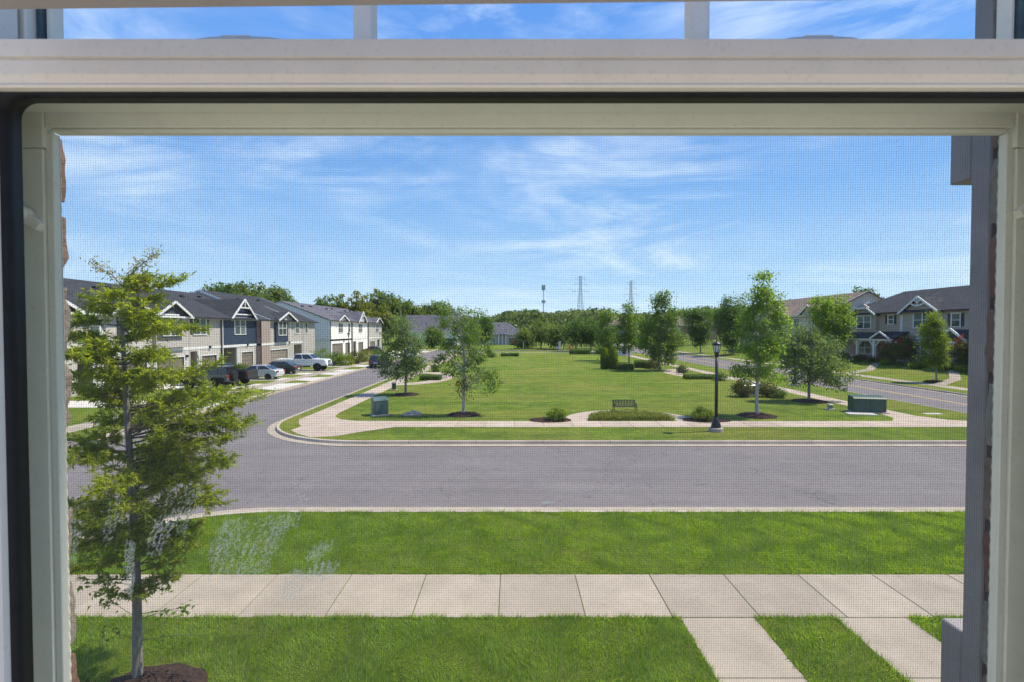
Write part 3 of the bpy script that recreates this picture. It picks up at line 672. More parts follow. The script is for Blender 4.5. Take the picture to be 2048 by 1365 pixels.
# woven mesh: every strand is geometry
P = .0019; wr = .0001; Vq = []
xs_ = np.arange(-.3615, .3900, P); zs_ = np.arange(-.4995, .1560, P)
def strand(a0, a1, c_, vert):
    h = wr/2
    def p(a, b, y): return (b, y, a) if vert else (a, y, b)
    y0, y1 = (.0030, .0030+wr) if vert else (.0030+wr*.6, .0030+wr*1.6)
    for (b0, ya, b1, yb) in ((c_-h, y0, c_+h, y0), (c_+h, y0, c_+h, y1), (c_+h, y1, c_-h, y1), (c_-h, y1, c_-h, y0)):
        Vq.append([p(a0, b0, ya), p(a1, b0, ya), p(a1, b1, yb), p(a0, b1, yb)])
rg = np.random.default_rng(3)
for x in xs_: strand(0, .657, x+rg.normal(0, .00002), True)
for z in zs_: strand(-.3619, .3899, z+.5+rg.normal(0, .00002), False)
obj('mesh', npmesh('mesh', np.array(Vq), 4, MT['mesh_wire']), sc_, kind='stuff')
def latch(x, z, s, name='wing_latch'):
    q = MB(); q.lathe([(.0002, -.0105), (.0046, -.0105), (.0056, -.0085), (.0056, -.003), (.0062, 0.0)], 20, (x, -.0046, z+.5), 'y')
    la = q.build(name, MT['vinyl'], sc_, True)
    for sg, ln, dz_ in ((-1, .0115, -.006), (1, .0125, -.0105)):
        w2 = MB(); a = Vector((x+sg*.001*s, -.0075, z+.5-.002)); b = Vector((x+sg*ln*s, -.0075, z+.5+dz_)); d = (b-a).normalized(); nrm = Vector((-d.z, 0, d.x))
        w2.add([a-nrm*.0042+Vector((0, -.003, 0)), b-nrm*.0030+Vector((0, -.003, 0)), b+nrm*.0030+Vector((0, -.003, 0)), a+nrm*.0042+Vector((0, -.003, 0)),
                a-nrm*.0042+Vector((0, .003, 0)), b-nrm*.0034+Vector((0, .003, 0)), b+nrm*.0034+Vector((0, .003, 0)), a+nrm*.0042+Vector((0, .003, 0))],
               [(0,1,2,3), (7,6,5,4), (0,4,5,1), (1,5,6,2), (2,6,7,3), (3,7,4,0)])
        w2.build('wing', MT['vinyl'], la)
    MB().lathe([(.0012, -.0108), (.0012, -.0104)], 10, (x, -.0046, z+.5), 'y').build('screw', MT['gasket'], la)
latch(-.3805, .0905, 1); latch(.408, .1005, -1)

# raised blind: its bottom rail just shows along the top
bl = thing('window_blind', 'raised white window blind whose bottom rail edges the top of the view', 'blind', (.03, .25, CZ+.168), 0)
bl.rotation_euler = (0, -.011, 0)
MB().bbox(-.37, .40, -.014, .014, .0, .012, .003).build('bottom_rail', MT['blind_white'], bl)
for i in range(12): MB().bbox(-.37, .40, -.0125, .0125, .0135+i*.004, .016+i*.004, .0008).build('slat', MT['blind_white'], bl)
MB().bbox(-.375, .405, -.018, .018, .50, .54, .002).build('head_rail', MT['blind_white'], bl)

for x in (-.2, .22): MB().tube([(x, 0, .05), (x, 0, .505)], .0007, 5).build('cord', MT['blind_white'], bl)

MB().box(-2.9, -2.8, -4, .265, CZ-1.499, CZ+1.5).build('bounce_side_wall', MT['plaster'], kind='structure')  # unseen room wall, added to bounce warm light onto the window frame
MB().box(-2.9, 4.9, -4.1, -4.001, CZ-1.499, CZ+1.5).build('bounce_back_wall', MT['plaster'], kind='structure')  # unseen low wall behind the camera, added for neutral bounce on the frame
# unseen room floor, added to block green grass bounce and brighten the frame
MB().box(-4.9, 4.9, -6, .265, CZ-1.62, CZ-1.5).build('bounce_floor', MT['carpet'], kind='structure')
# ------------------------------------------------------------------ houses
def win(p, s, z, wd, h, n=1, t=0.0, trim=.11, shut=None, name='window'):
    """sash window centred at s: n lights side by side, white casing, meeting rail, panes as sub-parts"""
    b = MB(); x0 = s-wd/2; x1 = s+wd/2; ya, yb = t-.06, t+.02
    b.box(x0-trim, x0, ya, yb, z-.02, z+h+.02); b.box(x1, x1+trim, ya, yb, z-.02, z+h+.02)
    b.box(x0-trim-.03, x1+trim+.03, ya-.02, yb, z+h+.02, z+h+.02+trim*1.2); b.box(x0-trim-.03, x1+trim+.03, ya-.03, yb, z-.02-trim*.8, z-.02)
    lw = wd/n
    for i in range(1, n): b.box(x0+i*lw-trim*.55, x0+i*lw+trim*.55, ya+.004, yb, z, z+h)
    b.box(x0, x1, ya+.012, yb, z+h*.5-.035, z+h*.5+.035)
    f = b.build(name, MT['white_trim'], p)
    for i in range(n):
        for (za, zb) in ((z+.02, z+h*.5-.03), (z+h*.5+.03, z+h-.01)):
            MB().box(x0+i*lw+.05, x0+(i+1)*lw-.05, t-.022, t+.01, za, zb).build('pane', MT['window_glass'], f)
    if shut:
        for a in (x0-trim-.40, x1+trim+.03):
            q = MB(); q.box(a, a+.36, t-.045, t+.01, z-.03, z+h+.05)
            for k in range(3): q.box(a+.05, a+.31, t-.055, t-.04, z+.06+k*h*.33, z+h*.27+k*h*.33)
            q.build('window_shutter', MT[shut], p)
def garage(p, a, b, h, m, t=.12):
    q = MB(); q.box(a-.1, a, -.05, .16, 0, h+.1); q.box(b, b+.1, -.05, .16, 0, h+.1); q.box(a, b, -.05, .16, h, h+.1)
    d = q.build('garage_door', MT['white_trim'], p)
    for k in range(4):
        r = MB(); r.box(a, b, t-.02, t+.05, h*k/4+.01, h*(k+1)/4-.012)
        n = max(2, int((b-a)/.7))
        for i in range(n): r.box(a+(b-a)*(i+.12)/n, a+(b-a)*(i+.88)/n, t-.045, t-.02, h*(k+.2)/4, h*(k+.8)/4)
        r.build('door_panel', MT[m], d)
def frontwall(p, W, h, openings, m, D=10.0, name='ground_wall', x0=0.0):
    """ground floor front with rectangular openings, plus body behind"""
    q = MB(); xs = x0
    for a, b, hh in sorted(openings):
        if a > xs: q.box(xs, a, 0, .25, -.15, h)
        q.box(a, b, 0, .25, hh, h); xs = b
    if xs < W: q.box(xs, W, 0, .25, -.15, h)
    q.box(x0, x0+.2, .25, D, -.15, h); q.box(W-.2, W, .25, D, -.15, h); q.box(x0+.2, W-.2, D-.2, D, -.15, h)
    return q.build(name, MT[m], p)
def entry(p, a, b, h, m='plum_brick', depth=1.6, door='door_brown', ds=.35):
    q = MB(); q.box(a-.02, b+.02, depth, depth+.1, -.1, h+.05); q.box(a-.06, a-.001, .25, depth, -.1, h); q.box(b+.001, b+.06, .25, depth, -.1, h); q.box(a, b, .25, depth, h+.001, h+.06)
    q.build('entry_recess', MT[m], p)
    d = MB().box(a+ds, a+ds+.95, depth-.05, depth+.03, 0, 2.1).build('door', MT[door], p)
    MB().lathe([(.03, -.04), (.035, 0)], 8, (a+ds+.1, depth-.06, 1.0), 'y').build('handle', MT['chrome'], d)
def mainroof(p, x0, x1, ze, zr, tr, m, over=.45, gut='white_trim', name='roof'):
    q = MB(); q.prism([(-over, ze), (tr, zr), (2*tr+over, ze), (2*tr+over, ze-.14), (tr, zr-.16), (-over, ze-.14)], x0, x1, 'x')
    r = q.build(name, MT[m], p)
    for k in range(2):
        xv = x0+(x1-x0)*(.3+.4*k); tv = tr*.72+k*.5; zv = ze+(zr-ze)*(tv+over)/(tr+over)
        MB().bbox(xv-.22, xv+.22, tv-.22, tv+.22, zv-.15, zv+.22, .03).build('roof_vent', MT['dark_trim'], r)
    MB().box(x0+.002, x1-.002, -over-.12, -over-.003, ze-.20, ze-.04).build('gutter', MT[gut], r)
    MB().box(x0+.002, x1-.002, -over+.003, .0, ze-.22, ze-.145).build('soffit', MT['white_trim'], r)
    return r
def gable_end(p, x, ze, zr, tr, m, sgn=1, over=.45):
    q = MB(); q.prism([(0, ze-.15), (2*tr, ze-.15), (tr, zr-.2)], x, x+.2*sgn, 'x'); q.build('gable_wall', MT[m], p)
    b = MB(); xo = x-sgn*.06
    for (ya, za, yb, zb) in ((-over, ze-.12, tr, zr-.1), (2*tr+over, ze-.12, tr, zr-.1)): b.bar((xo, ya, za), (xo, yb, zb), .08, .24)
    b.build('rake_board', MT['white_trim'], p)
def front_gable(p, a, b, zb, zt, t0, wallm, roofm, ze, zr, tr, truss=0, over=.35, flat=0, side=.3):
    """cross gable facing the street"""
    c_ = (a+b)/2; tm = min(tr-.1, max(1.0, (zt-ze)/(zr-ze)*(tr+.45)-.35)); g = MB()
    g.prism([(a, zb-.3), (b, zb-.3), (b, zb), (c_, zt-.12), (a, zb)], t0, t0+.25, 'y'); g.build('gable_wall', MT[wallm], p)
    h = .13; aa = a-side; bb = b+side; sl = (zt-zb)/(c_-a); zl = zb-side*sl
    if flat: cut = flat*(zt-zb); xL = c_-cut/sl; xR = c_+cut/sl; top = [(xL, zt-cut), (xR, zt-cut)]
    else: top = [(c_, zt)]
    outer = [(aa, zl)]+top+[(bb, zl)]; innr = [(bb, zl-h)]+[(x, z-h) for x, z in reversed(top)]+[(aa, zl-h)]
    r = MB(); r.prism(outer+innr, t0-over, tm, 'y'); ro = r.build('gable_roof', MT[roofm], p)
    k = MB(); yo = t0-over-.04; pts = [(aa, zl)]+top+[(bb, zl)]
    for (x0, z0), (x1, z1) in zip(pts, pts[1:]): k.bar((x0, yo, z0-.07), (x1, yo, z1-.07), .08, .22)
    k.build('rake_board', MT['white_trim'], ro)
    if truss:
        q = MB(); f = .55 if truss == 1 else .62
        za = zb+(zt-zb)*f-.05; hw = (c_-a)*(1-f)
        if truss == 1:
            q.bar((c_-hw-.1, yo+.02, za), (c_+hw+.1, yo+.02, za), .1, .16); q.bar((c_, yo+.02, za), (c_, yo+.02, zt-.1), .1, .14)
            z2 = zb+(zt-zb)*.18; q.bar((c_-(c_-a)*.8, t0-.04, z2), (c_+(c_-a)*.8, t0-.04, z2), .06, .14)
        else:
            q.bar((c_, yo+.02, zt-.1), (c_, yo+.02, za-.35), .1, .14)
            for sg in (-1, 1):
                pp = [(c_+sg*hw*1.12*i/6, yo+.02, za-.42+.42*(i/6)**2) for i in range(7)]
                for u1, u2 in zip(pp, pp[1:]): q.bar(u1, u2, .09, .14)
                q.bar((c_, yo+.02, za-.05), (c_+sg*hw*.5, yo+.02, za+.3), .08, .11)
        q.build('gable_truss', MT['white_trim'], p)
def spout(p, x, h, m='dark_trim', t=-.08): MB().box(x-.05, x+.05, t-.05, t+.04, 0, h).build('downspout', MT[m], p)
def trimv(p, x, z0, z1, w=.13, t=-.035): MB().box(x-w/2, x+w/2, t, .01, z0, z1).build('corner_board', MT['white_trim'], p)
def band(p, a, b, z0=2.95, z1=3.22, t=-.04): MB().box(a, b, t, -.001, z0, z1).build('band_board', MT['white_trim'], p)
def lampw(p, s, z): 
    q = MB(); q.box(s-.09, s+.09, -.2, -.02, z, z+.22); q.box(s-.14, s+.14, -.24, -.02, z+.22, z+.26); q.build('wall_lamp', MT['black_metal'], p)

XF = -33.0; R90 = math.pi/2; LG = 'townhouses along the side street'
ZE, ZR, TR = 6.35, 9.85, 9.0
def left_unit(name, label, y0, y1):
    p = thing(name, label, 'townhouse', (XF, y0, G), R90, LG); return p, y1-y0
# U0 behind the near tree
p, W = left_unit('townhouse', 'cream townhouse at the near end, mostly hidden by the street tree', 31.5, 45.85)
frontwall(p, W, 3.0, [(1.2, 5.2, 2.3), (6.4, 7.8, 2.6), (8.8, 13.6, 2.3)], 'cream_siding'); garage(p, 1.2, 5.2, 2.3, 'garage_tan'); garage(p, 8.8, 13.6, 2.3, 'garage_tan'); entry(p, 6.4, 7.8, 2.6)
MB().box(0, W, 0, 18, 3.0, ZE-.1).build('upper_wall', MT['cream_siding'], p); band(p, 0, W)
win(p, 3.4, 4.5, 1.7, 1.7, 2, shut='black_shutter'); win(p, 8.0, 4.5, .9, 1.6, 1); win(p, 11.6, 4.5, 1.7, 1.7, 2, shut='black_shutter')
mainroof(p, -.3, W, ZE, ZR, TR, 'charcoal_shingle'); gable_end(p, -.02, ZE, ZR, TR, 'cream_siding', 1); front_gable(p, 1.2, 6, 6.5, 7.7, -.3, 'slate_siding', 'charcoal_shingle', ZE, ZR, TR)
front_gable(p, 9.2, 13.8, 6.5, 7.7, -.3, 'slate_siding', 'charcoal_shingle', ZE, ZR, TR)
# U1 gabled unit with dark boards in the gable
p, W = left_unit('townhouse', 'tan townhouse with dark boards filling its low white-edged gable', 45.9, 51.1)
frontwall(p, W, 3.0, [(.4, 4.3, 2.3)], 'cream_siding'); garage(p, .4, 4.3, 2.3, 'garage_tan'); lampw(p, 4.7, 2.2)
MB().box(0, W, 0, 18, 3.0, ZE-.1).build('upper_wall', MT['tan_siding'], p); band(p, 0, W)
MB().box(.0, 4.2, -.35, -.001, 3.3, 6.55).build('bay_wall', MT['tan_siding'], p)
MB().box(.1, 3.5, -.39, -.351, 4.0, 6.75).build('bay_boards', MT['slate_siding'], p)
win(p, 1.85, 4.5, 2.15, 1.85, 2, t=-.39); front_gable(p, 0, 4.3, 6.55, 7.75, -.36, 'slate_siding', 'charcoal_shingle', ZE, ZR, TR)
mainroof(p, 0, W, ZE, ZR, TR, 'charcoal_shingle'); trimv(p, 4.3, 3.25, 6.5); trimv(p, 4.7, 0, 2.95)
# U2 plain unit
p, W = left_unit('townhouse', 'tan townhouse with a black-shuttered double window under a plain eave', 51.15, 56.75)
frontwall(p, W, 3.0, [(.1, 1.25, 2.75), (1.9, 4.6, 2.2)], 'cream_siding'); entry(p, .1, 1.25, 2.75, ds=.1); garage(p, 1.9, 4.6, 2.2, 'garage_tan')
MB().box(0, W, 0, 18, 3.0, ZE-.1).build('upper_wall', MT['tan_siding'], p); band(p, 0, W); win(p, 1.7, 4.55, 2.1, 1.65, 2, shut='black_shutter')
mainroof(p, 0, W, ZE, ZR, TR, 'charcoal_shingle', gut='dark_trim'); spout(p, W-.12, ZE-.2); lampw(p, 3.3, 3.0); trimv(p, 1.45, 0, 2.95)
# U3 navy
p, W = left_unit('townhouse', 'navy blue townhouse with a steep white gable truss and brick side', 56.8, 67.15)
frontwall(p, W-2.6, 3.0, [(.2, 3.1, 2.85), (4.1, 6.8, 2.25)], 'cream_siding'); entry(p, .2, 3.1, 2.85, 'plum_brick', 1.8, ds=1.6); garage(p, 4.1, 6.8, 2.25, 'garage_tan')
MB().box(0, 7.75, -.02, 18, 3.0, ZE-.1).build('upper_wall', MT['navy_siding'], p)
MB().box(7.77, W, -.55, 18, -.15, ZE-.1).build('brick_side', MT['plum_brick'], p); band(p, 0, 7.76, t=-.06); band(p, 7.77, W, t=-.6)
win(p, 3.85, 4.5, 2.3, 1.85, 2, t=-.02); front_gable(p, 1.6, 7.0, 6.45, 8.75, -.05, 'navy_siding', 'charcoal_shingle', ZE, ZR, TR, 1)
mainroof(p, 0, W, ZE, ZR, TR, 'charcoal_shingle', gut='dark_trim'); spout(p, 7.7, ZE-.2, t=-.62); lampw(p, 5.4, 3.0); trimv(p, 3.35, 0, 2.95); spout(p, .08, ZE-.2, 'white_trim')
q = MB(); q.bar((W-.1, -.55, ZE-.05), (W-.1, 6.0, ZE+2.35), .1, .24); q.build('rake_board', MT['white_trim'], p)
# U4
p, W = left_unit('townhouse', 'tan end townhouse with a narrow navy bay beside the wide garage', 67.2, 83.7)
frontwall(p, W, 3.0, [(.7, 6.2, 2.2), (8.4, 11.2, 2.75)], 'tan_siding'); garage(p, .7, 6.2, 2.2, 'garage_taupe'); entry(p, 8.4, 11.2, 2.75, 'taupe_brick', 1.7, ds=.5)
MB().box(0, W, 0, 18, 3.0, ZE-.1).build('upper_wall', MT['tan_siding'], p); band(p, 0, 11.6); MB().box(2.2, 5.9, -.3, -.001, 3.25, 6.6).build('bay_wall', MT['navy_siding'], p)
win(p, 4.05, 4.3, 2.3, 1.85, 2, t=-.3); win(p, 9.6, 4.5, 1.35, 1.55, 1); win(p, 13.0, 4.5, .9, 1.55, 1); front_gable(p, 2.5, 8.0, 6.45, 7.55, -.32, 'tan_siding', 'charcoal_shingle', ZE, ZR, TR)
mainroof(p, 0, W+.25, ZE, ZR+.55, TR, 'charcoal_shingle', gut='dark_trim'); gable_end(p, W-.2, ZE, ZR+.55, TR, 'white_siding', -1); gable_end(p, .02, ZE, ZR+.5, TR, 'cream_siding', 1); spout(p, 11.7, ZE-.2, 'white_trim'); spout(p, .1, ZE-.2, 'dark_trim'); lampw(p, 6.7, 3.0)
trimv(p, 8.1, 0, 2.95); trimv(p, .35, 0, 6.2); trimv(p, 7.2, 3.25, 6.3)
q = MB(); q.bar((W-7.2, .2, ZE+.2), (W-7.2, 8.6, ZR+.15), .12, .3); q.build('rake_board', MT['white_trim'], p)
# white block beyond
ZE2, ZR2, TR2 = 6.75, 10.3, 9.0
def bunit(label, y0, y1, openings, gbl, wins, mat, end=False, truss=0):
    p = thing('townhouse', label, 'townhouse', (XF, y0, G), R90, LG); W = y1-y0-.05
    frontwall(p, W, 3.0, openings, mat)
    for a, b, h in openings:
        if b-a > 2.4: garage(p, a, b, h, 'garage_tan')
        else: entry(p, a, b, h, 'plum_brick', 1.4, ds=.2)
    MB().box(0, W, 0, 18, 3.0, ZE2-.1).build('upper_wall', MT[mat], p); band(p, 0, W)
    for s, wd, n in wins: win(p, s, 4.5, wd, 1.7, n)
    front_gable(p, *gbl, -.3, mat, 'slate_shingle', ZE2, ZR2, TR2, truss); mainroof(p, -.3 if end else 0, W, ZE2, ZR2, TR2, 'slate_shingle', gut='dark_trim')
    if end: gable_end(p, -.05, ZE2, ZR2, TR2, mat, 1); band(p, -.0, W)
    spout(p, W-.2, ZE2-.2); spout(p, .1, ZE2-.2); return p
p = bunit('white end townhouse whose tall blank gable wall faces the street corner', 90.7, 103.0, [(1.0, 6.6, 2.4), (8.2, 10.9, 2.4)], (3.4, 8.6, 6.85, 7.85), [(5.6, 2.4, 2), (10.6, 1.1, 1)], 'white_siding', True)
MB().box(-.07, -.051, .0, 17.9, 2.95, 3.2).build('band_board', MT['white_trim'], p); lampw(p, 7.2, 2.6)
bunit('white townhouse in the middle of the far block with a steep gable', 103.05, 114.5, [(.8, 2.8, 2.6), (4.2, 7.6, 2.3)], (3.2, 8.6, 6.85, 8.95), [(5.8, 2.4, 2)], 'white_siding', False, 1)
bunit('white townhouse at the far end of the block, half behind a park tree', 114.55, 127.0, [(1.5, 5.5, 2.3), (8, 9.8, 2.6)], (5.0, 10.5, 6.85, 8.0), [(7.8, 2.4, 2)], 'cream_siding')

# right side houses: facade towards the avenue
XR_ = 48.4; BZ = 1.16; RGp = 'townhouses along the avenue'
ze, zr, tr = 6.2, 9.2, 5.2
def ru(label, y0, name='townhouse'): return thing(name, label, 'townhouse', (XR_, y0, BZ), -R90, RGp)
p = ru('taupe brick townhouse with a white-posted porch and clipped gable', 72.8); W = 10.55
MB().box(0, W, .0, 10.4, -.6, 3.0).build('ground_wall', MT['plum_brick'], p); MB().box(0, W, -.002, 10.4, 3.0, ze-.1).build('upper_wall', MT['taupe_siding'], p)
win(p, 4.4, 4.3, 2.6, 1.6, 2, shut='black_shutter'); win(p, 8.9, 4.75, .85, 1.05, 1, shut='black_shutter'); win(p, 4.3, .75, 2.3, 1.6, 2); trimv(p, W-.06, 3.0, ze)
d = MB().box(6.7, 7.7, -.06, .0, 0, 2.1).build('door', MT['door_red'], p); MB().lathe([(.03, -.04), (.035, 0)], 8, (6.85, -.07, 1.0), 'y').build('handle', MT['chrome'], d)
front_gable(p, 1.8, 6.7, 6.15, 7.6, -.3, 'taupe_siding', 'black_shingle', ze, zr, tr, 0, flat=.45)
MB().box(1.8, 6.7, -.3, -.003, 3.3, 5.84).build('bay_wall', MT['taupe_siding'], p)
win(p, 4.4, 4.2, 2.6, 1.6, 2, t=-.3)
# hipped roof end
q = MB(); q.add([(-.45, -.45, ze), (W, -.45, ze), (W, tr, zr), (4.4, tr, zr), (-.45, 2*tr+.45, ze), (W, 2*tr+.45, ze)], [(0, 1, 2, 3), (0, 3, 4), (3, 2, 5, 4), (0, 4, 5, 1)]); r = q.build('roof', MT['black_shingle'], p)
MB().box(-.45, W, -.57, -.452, ze-.16, ze-.01).build('gutter', MT['dark_trim'], r)
# porch
q = MB(); q.add([(-.2, -.0, 3.75), (11.9, -.01, 3.75), (11.9, -2.1, 2.95), (-.2, -2.1, 2.95), (-.2, 0, 3.6), (11.9, -.01, 3.6), (11.9, -2.1, 2.82), (-.2, -2.1, 2.82)], [(3,2,1,0), (4,5,6,7), (0,1,5,4), (1,2,6,5), (2,3,7,6), (3,0,4,7)])
pr = q.build('porch_roof', MT['black_shingle'], p); MB().box(-.2, 11.9, -2.1, -1.95, 2.58, 2.815).build('beam', MT['white_trim'], pr)
q = MB(); q.prism([(8.5, 2.86), (11.7, 2.86), (10.1, 3.7)], -2.3, -.9, 'y'); q.build('porch_gable', MT['black_shingle'], pr)
q = MB(); q.bar((8.4, -2.35, 2.84), (10.1, -2.35, 3.72), .08, .2); q.bar((11.8, -2.35, 2.84), (10.1, -2.35, 3.72), .08, .2); q.build('porch_rake', MT['white_trim'], pr)
MB().box(-.2, 11.9, -2.2, -.007, -.5, -.02).build('porch_floor', MT['kerb_concrete'], p)
def post(p, s, t=-2.02):
    q = MB(); q.box(s-.13, s+.13, t-.13, t+.13, -.02, 2.57); q.box(s-.17, s+.17, t-.17, t+.17, -.02, .25); q.box(s-.17, s+.17, t-.17, t+.17, 2.3, 2.45)
    for sg in (-1, 1): q.bar((s+sg*.1, t, 1.75), (s+sg*.85, t, 2.55), .1, .12)
    q.build('porch_post', MT['white_trim'], p)
for s in (2.4, 5.7, 8.8, 11.6): post(p, s)
# R2
p = ru('grey-sided townhouse with an ornate white gable truss beside the window shutter', 62.2); W = 17.0
MB().box(.05, W, .0, 10.4, -.8, 2.95).build('ground_wall', MT['taupe_brick'], p); MB().box(.05, W, -.002, 10.4, 2.951, ze-.1).build('upper_wall', MT['grey_siding'], p); band(p, .1, W, 2.9, 3.1)
win(p, 3.2, 4.25, 2.5, 1.75, 2); win(p, 7.65, 4.35, 1.0, 1.35, 1, shut='black_shutter'); win(p, 3.0, .75, 2.3, 1.7, 2); win(p, 12.5, 4.25, 2.4, 1.7, 2)
front_gable(p, .3, 5.7, 6.2, 7.95, -.12, 'grey_siding', 'black_shingle', ze, zr, tr, 2)
q = MB(); q.prism([(-.45, ze), (tr, zr), (2*tr+.45, ze), (2*tr+.45, ze-.14), (tr, zr-.16), (-.45, ze-.14)], .03, W, 'x'); r = q.build('roof', MT['black_shingle'], p)
MB().box(5.9, W, -.57, -.452, ze-.16, ze-.01).build('gutter', MT['dark_trim'], r)
q = MB(); q.prism([(4.0, 8.6), (6.4, 8.6), (5.2, 9.55)], 7.6, 17.0, 'x'); q.build('raised_ridge', MT['black_shingle'], r); q = MB(); q.bar((7.55, 3.6, 8.35), (7.55, 5.2, 9.6), .1, .24); q.build('rake_board', MT['white_trim'], r)
q = MB(); q.prism([(7.6, 2.75), (11.2, 2.75), (9.4, 4.0)], -2.1, -.004, 'y'); pr = q.build('porch_roof', MT['black_shingle'], p)
q = MB(); q.bar((7.4, -2.15, 2.68), (9.4, -2.15, 4.05), .1, .24); q.bar((11.4, -2.15, 2.68), (9.4, -2.15, 4.05), .1, .24); q.box(7.5, 11.3, -2.15, -2.0, 2.55, 2.74); q.build('porch_rake', MT['white_trim'], pr)
post(p, 7.9); post(p, 10.9); d = MB().box(9.0, 10.0, -.06, .0, 0, 2.1).build('door', MT['door_brown'], p); MB().box(7.5, 11.3, -2.2, -.001, -.5, -.02).build('porch_floor', MT['kerb_concrete'], p)
trimv(p, .12, 3.1, 6.1, .16)
# brown-roofed row behind
p = ru('brown-roofed townhouse row beyond the round yard tree', 106.0); W = 29.0; ze3, zr3, tr3 = 6.4, 9.9, 6.2
MB().box(0, W, 0, 12.4, -.6, 3.0).build('ground_wall', MT['red_brick'], p); MB().box(0, W, -.002, 12.4, 3.0, ze3-.1).build('upper_wall', MT['pinkish_siding'], p)
mainroof(p, -.3, W+.35, ze3, zr3, tr3, 'brown_shingle'); gable_end(p, W-.02, ze3, zr3, tr3, 'greige_siding', -1)
for s in (3, 9, 15, 21, 26): win(p, s, 4.3, 1.6, 1.5, 2); win(p, s, .8, 1.6, 1.5, 2)
for a in (4.5, 14, 22.5): front_gable(p, a, a+5, 6.5, 8.0, -.3, 'pinkish_siding', 'brown_shingle', ze3, zr3, tr3)
q = MB(); q.prism([(2.6, 5.8), (8.2, 5.8), (5.4, 7.9)], W+.02, W+1.6, 'x'); q.build('gable_wall', MT['greige_siding'], p)
q = MB(); q.bar((W+1.65, 2.2, 5.75), (W+1.65, 5.4, 8.1), .1, .26); q.bar((W+1.65, 8.6, 5.75), (W+1.65, 5.4, 8.1), .1, .26); q.build('rake_board', MT['white_trim'], p)

# far houses facing us
def far_house(label, x0, y0, z0, W, D, he, hr, wm, rm, wins, garages=(), cat='house', hip=False, group='houses beyond the green'):
    p = thing('house', label, cat, (x0, y0, z0), 0, group)
    frontwall(p, W, he, [(a, b, 2.3) for a, b in garages], wm, D)
    MB().box(.01, W-.01, .3, D-.3, he-.12, he-.02).build('ceiling_slab', MT[wm], p)
    for a, b in garages: garage(p, a, b, 2.3, 'garage_tan')
    for s, z, wd, h in wins: win(p, s, z, wd, h, 2)
    q = MB(); o = .5; ins = D/2 if hip else 0
    q.add([(-o, -o, he), (W+o, -o, he), (W+o-ins, D/2, hr), (-o+ins, D/2, hr), (-o, D+o, he), (W+o, D+o, he)], [(0, 1, 2, 3), (3, 2, 5, 4), (0, 3, 4), (1, 5, 2), (0, 4, 5, 1)]); r = q.build('roof', MT[rm], p)
    MB().box(-o, W+o, -o-.12, -o-.004, he-.22, he).build('fascia', MT['white_trim'], r); return p
p = far_house('white house with a broad slate-grey roof behind the left park trees', -34.5, 160, .1, 17, 12, 4.6, 9.9, 'white_siding', 'slate_shingle', [(3, 1, 1.6, 1.5), (9, 1, 1.6, 1.5)], [(11.5, 15.5)])
p = far_house('low cream house with white columns at the far end of the green', -13, 166, .1, 17, 12, 3.6, 7.6, 'cream_siding', 'slate_shingle', [(2.5, .9, 1.8, 1.5), (6.5, .9, 1.8, 1.5)], [(12, 15)], hip=True)
for s in (8.6, 9.8, 11.0): MB().box(s-.15, s+.15, -1.4, -1.1, 0, 3.4).build('column', MT['white_trim'], p)
MB().box(8.2, 11.4, -1.5, -.3, 3.4, 3.55).build('porch_roof', MT['slate_shingle'], p)
far_house('distant brown-roofed house left of the tall park tree', 37, 205, 1.6, 15, 10, 5.4, 9.2, 'pinkish_siding', 'brown_shingle', [(3, 3, 1.5, 1.4), (8, 3, 1.5, 1.4), (12, 3, 1.5, 1.4)], hip=True)
far_house('distant red-brown house between the tall park tree and the vase-shaped tree', 62, 195, 1.6, 18, 10, 5.4, 9.0, 'red_brick', 'brown_shingle', [(3, 3, 1.5, 1.4), (8, 3, 1.5, 1.4), (14, 3, 1.5, 1.4)], hip=True)
k_ = thing('mail_kiosk', 'small pale mail kiosk with a hipped roof beside the avenue path', 'kiosk', (19.9, 97, G), 0)
MB().box(0, 3.4, 0, 2.4, 0, 1.9).build('wall', MT['white_trim'], k_); q = MB(); q.add([(-.35, -.35, 1.9), (3.75, -.35, 1.9), (3.75, 2.75, 1.9), (-.35, 2.75, 1.9), (1.2, 1.2, 2.7), (2.2, 1.2, 2.7)], [(0, 1, 5, 4), (1, 2, 5), (2, 3, 4, 5), (3, 0, 4), (3, 2, 1, 0)]); q.build('roof', MT['new_concrete'], k_)
MB().box(1.5, 2.2, -.03, .0, .3, 1.7).build('door', MT['door_brown'], k_)
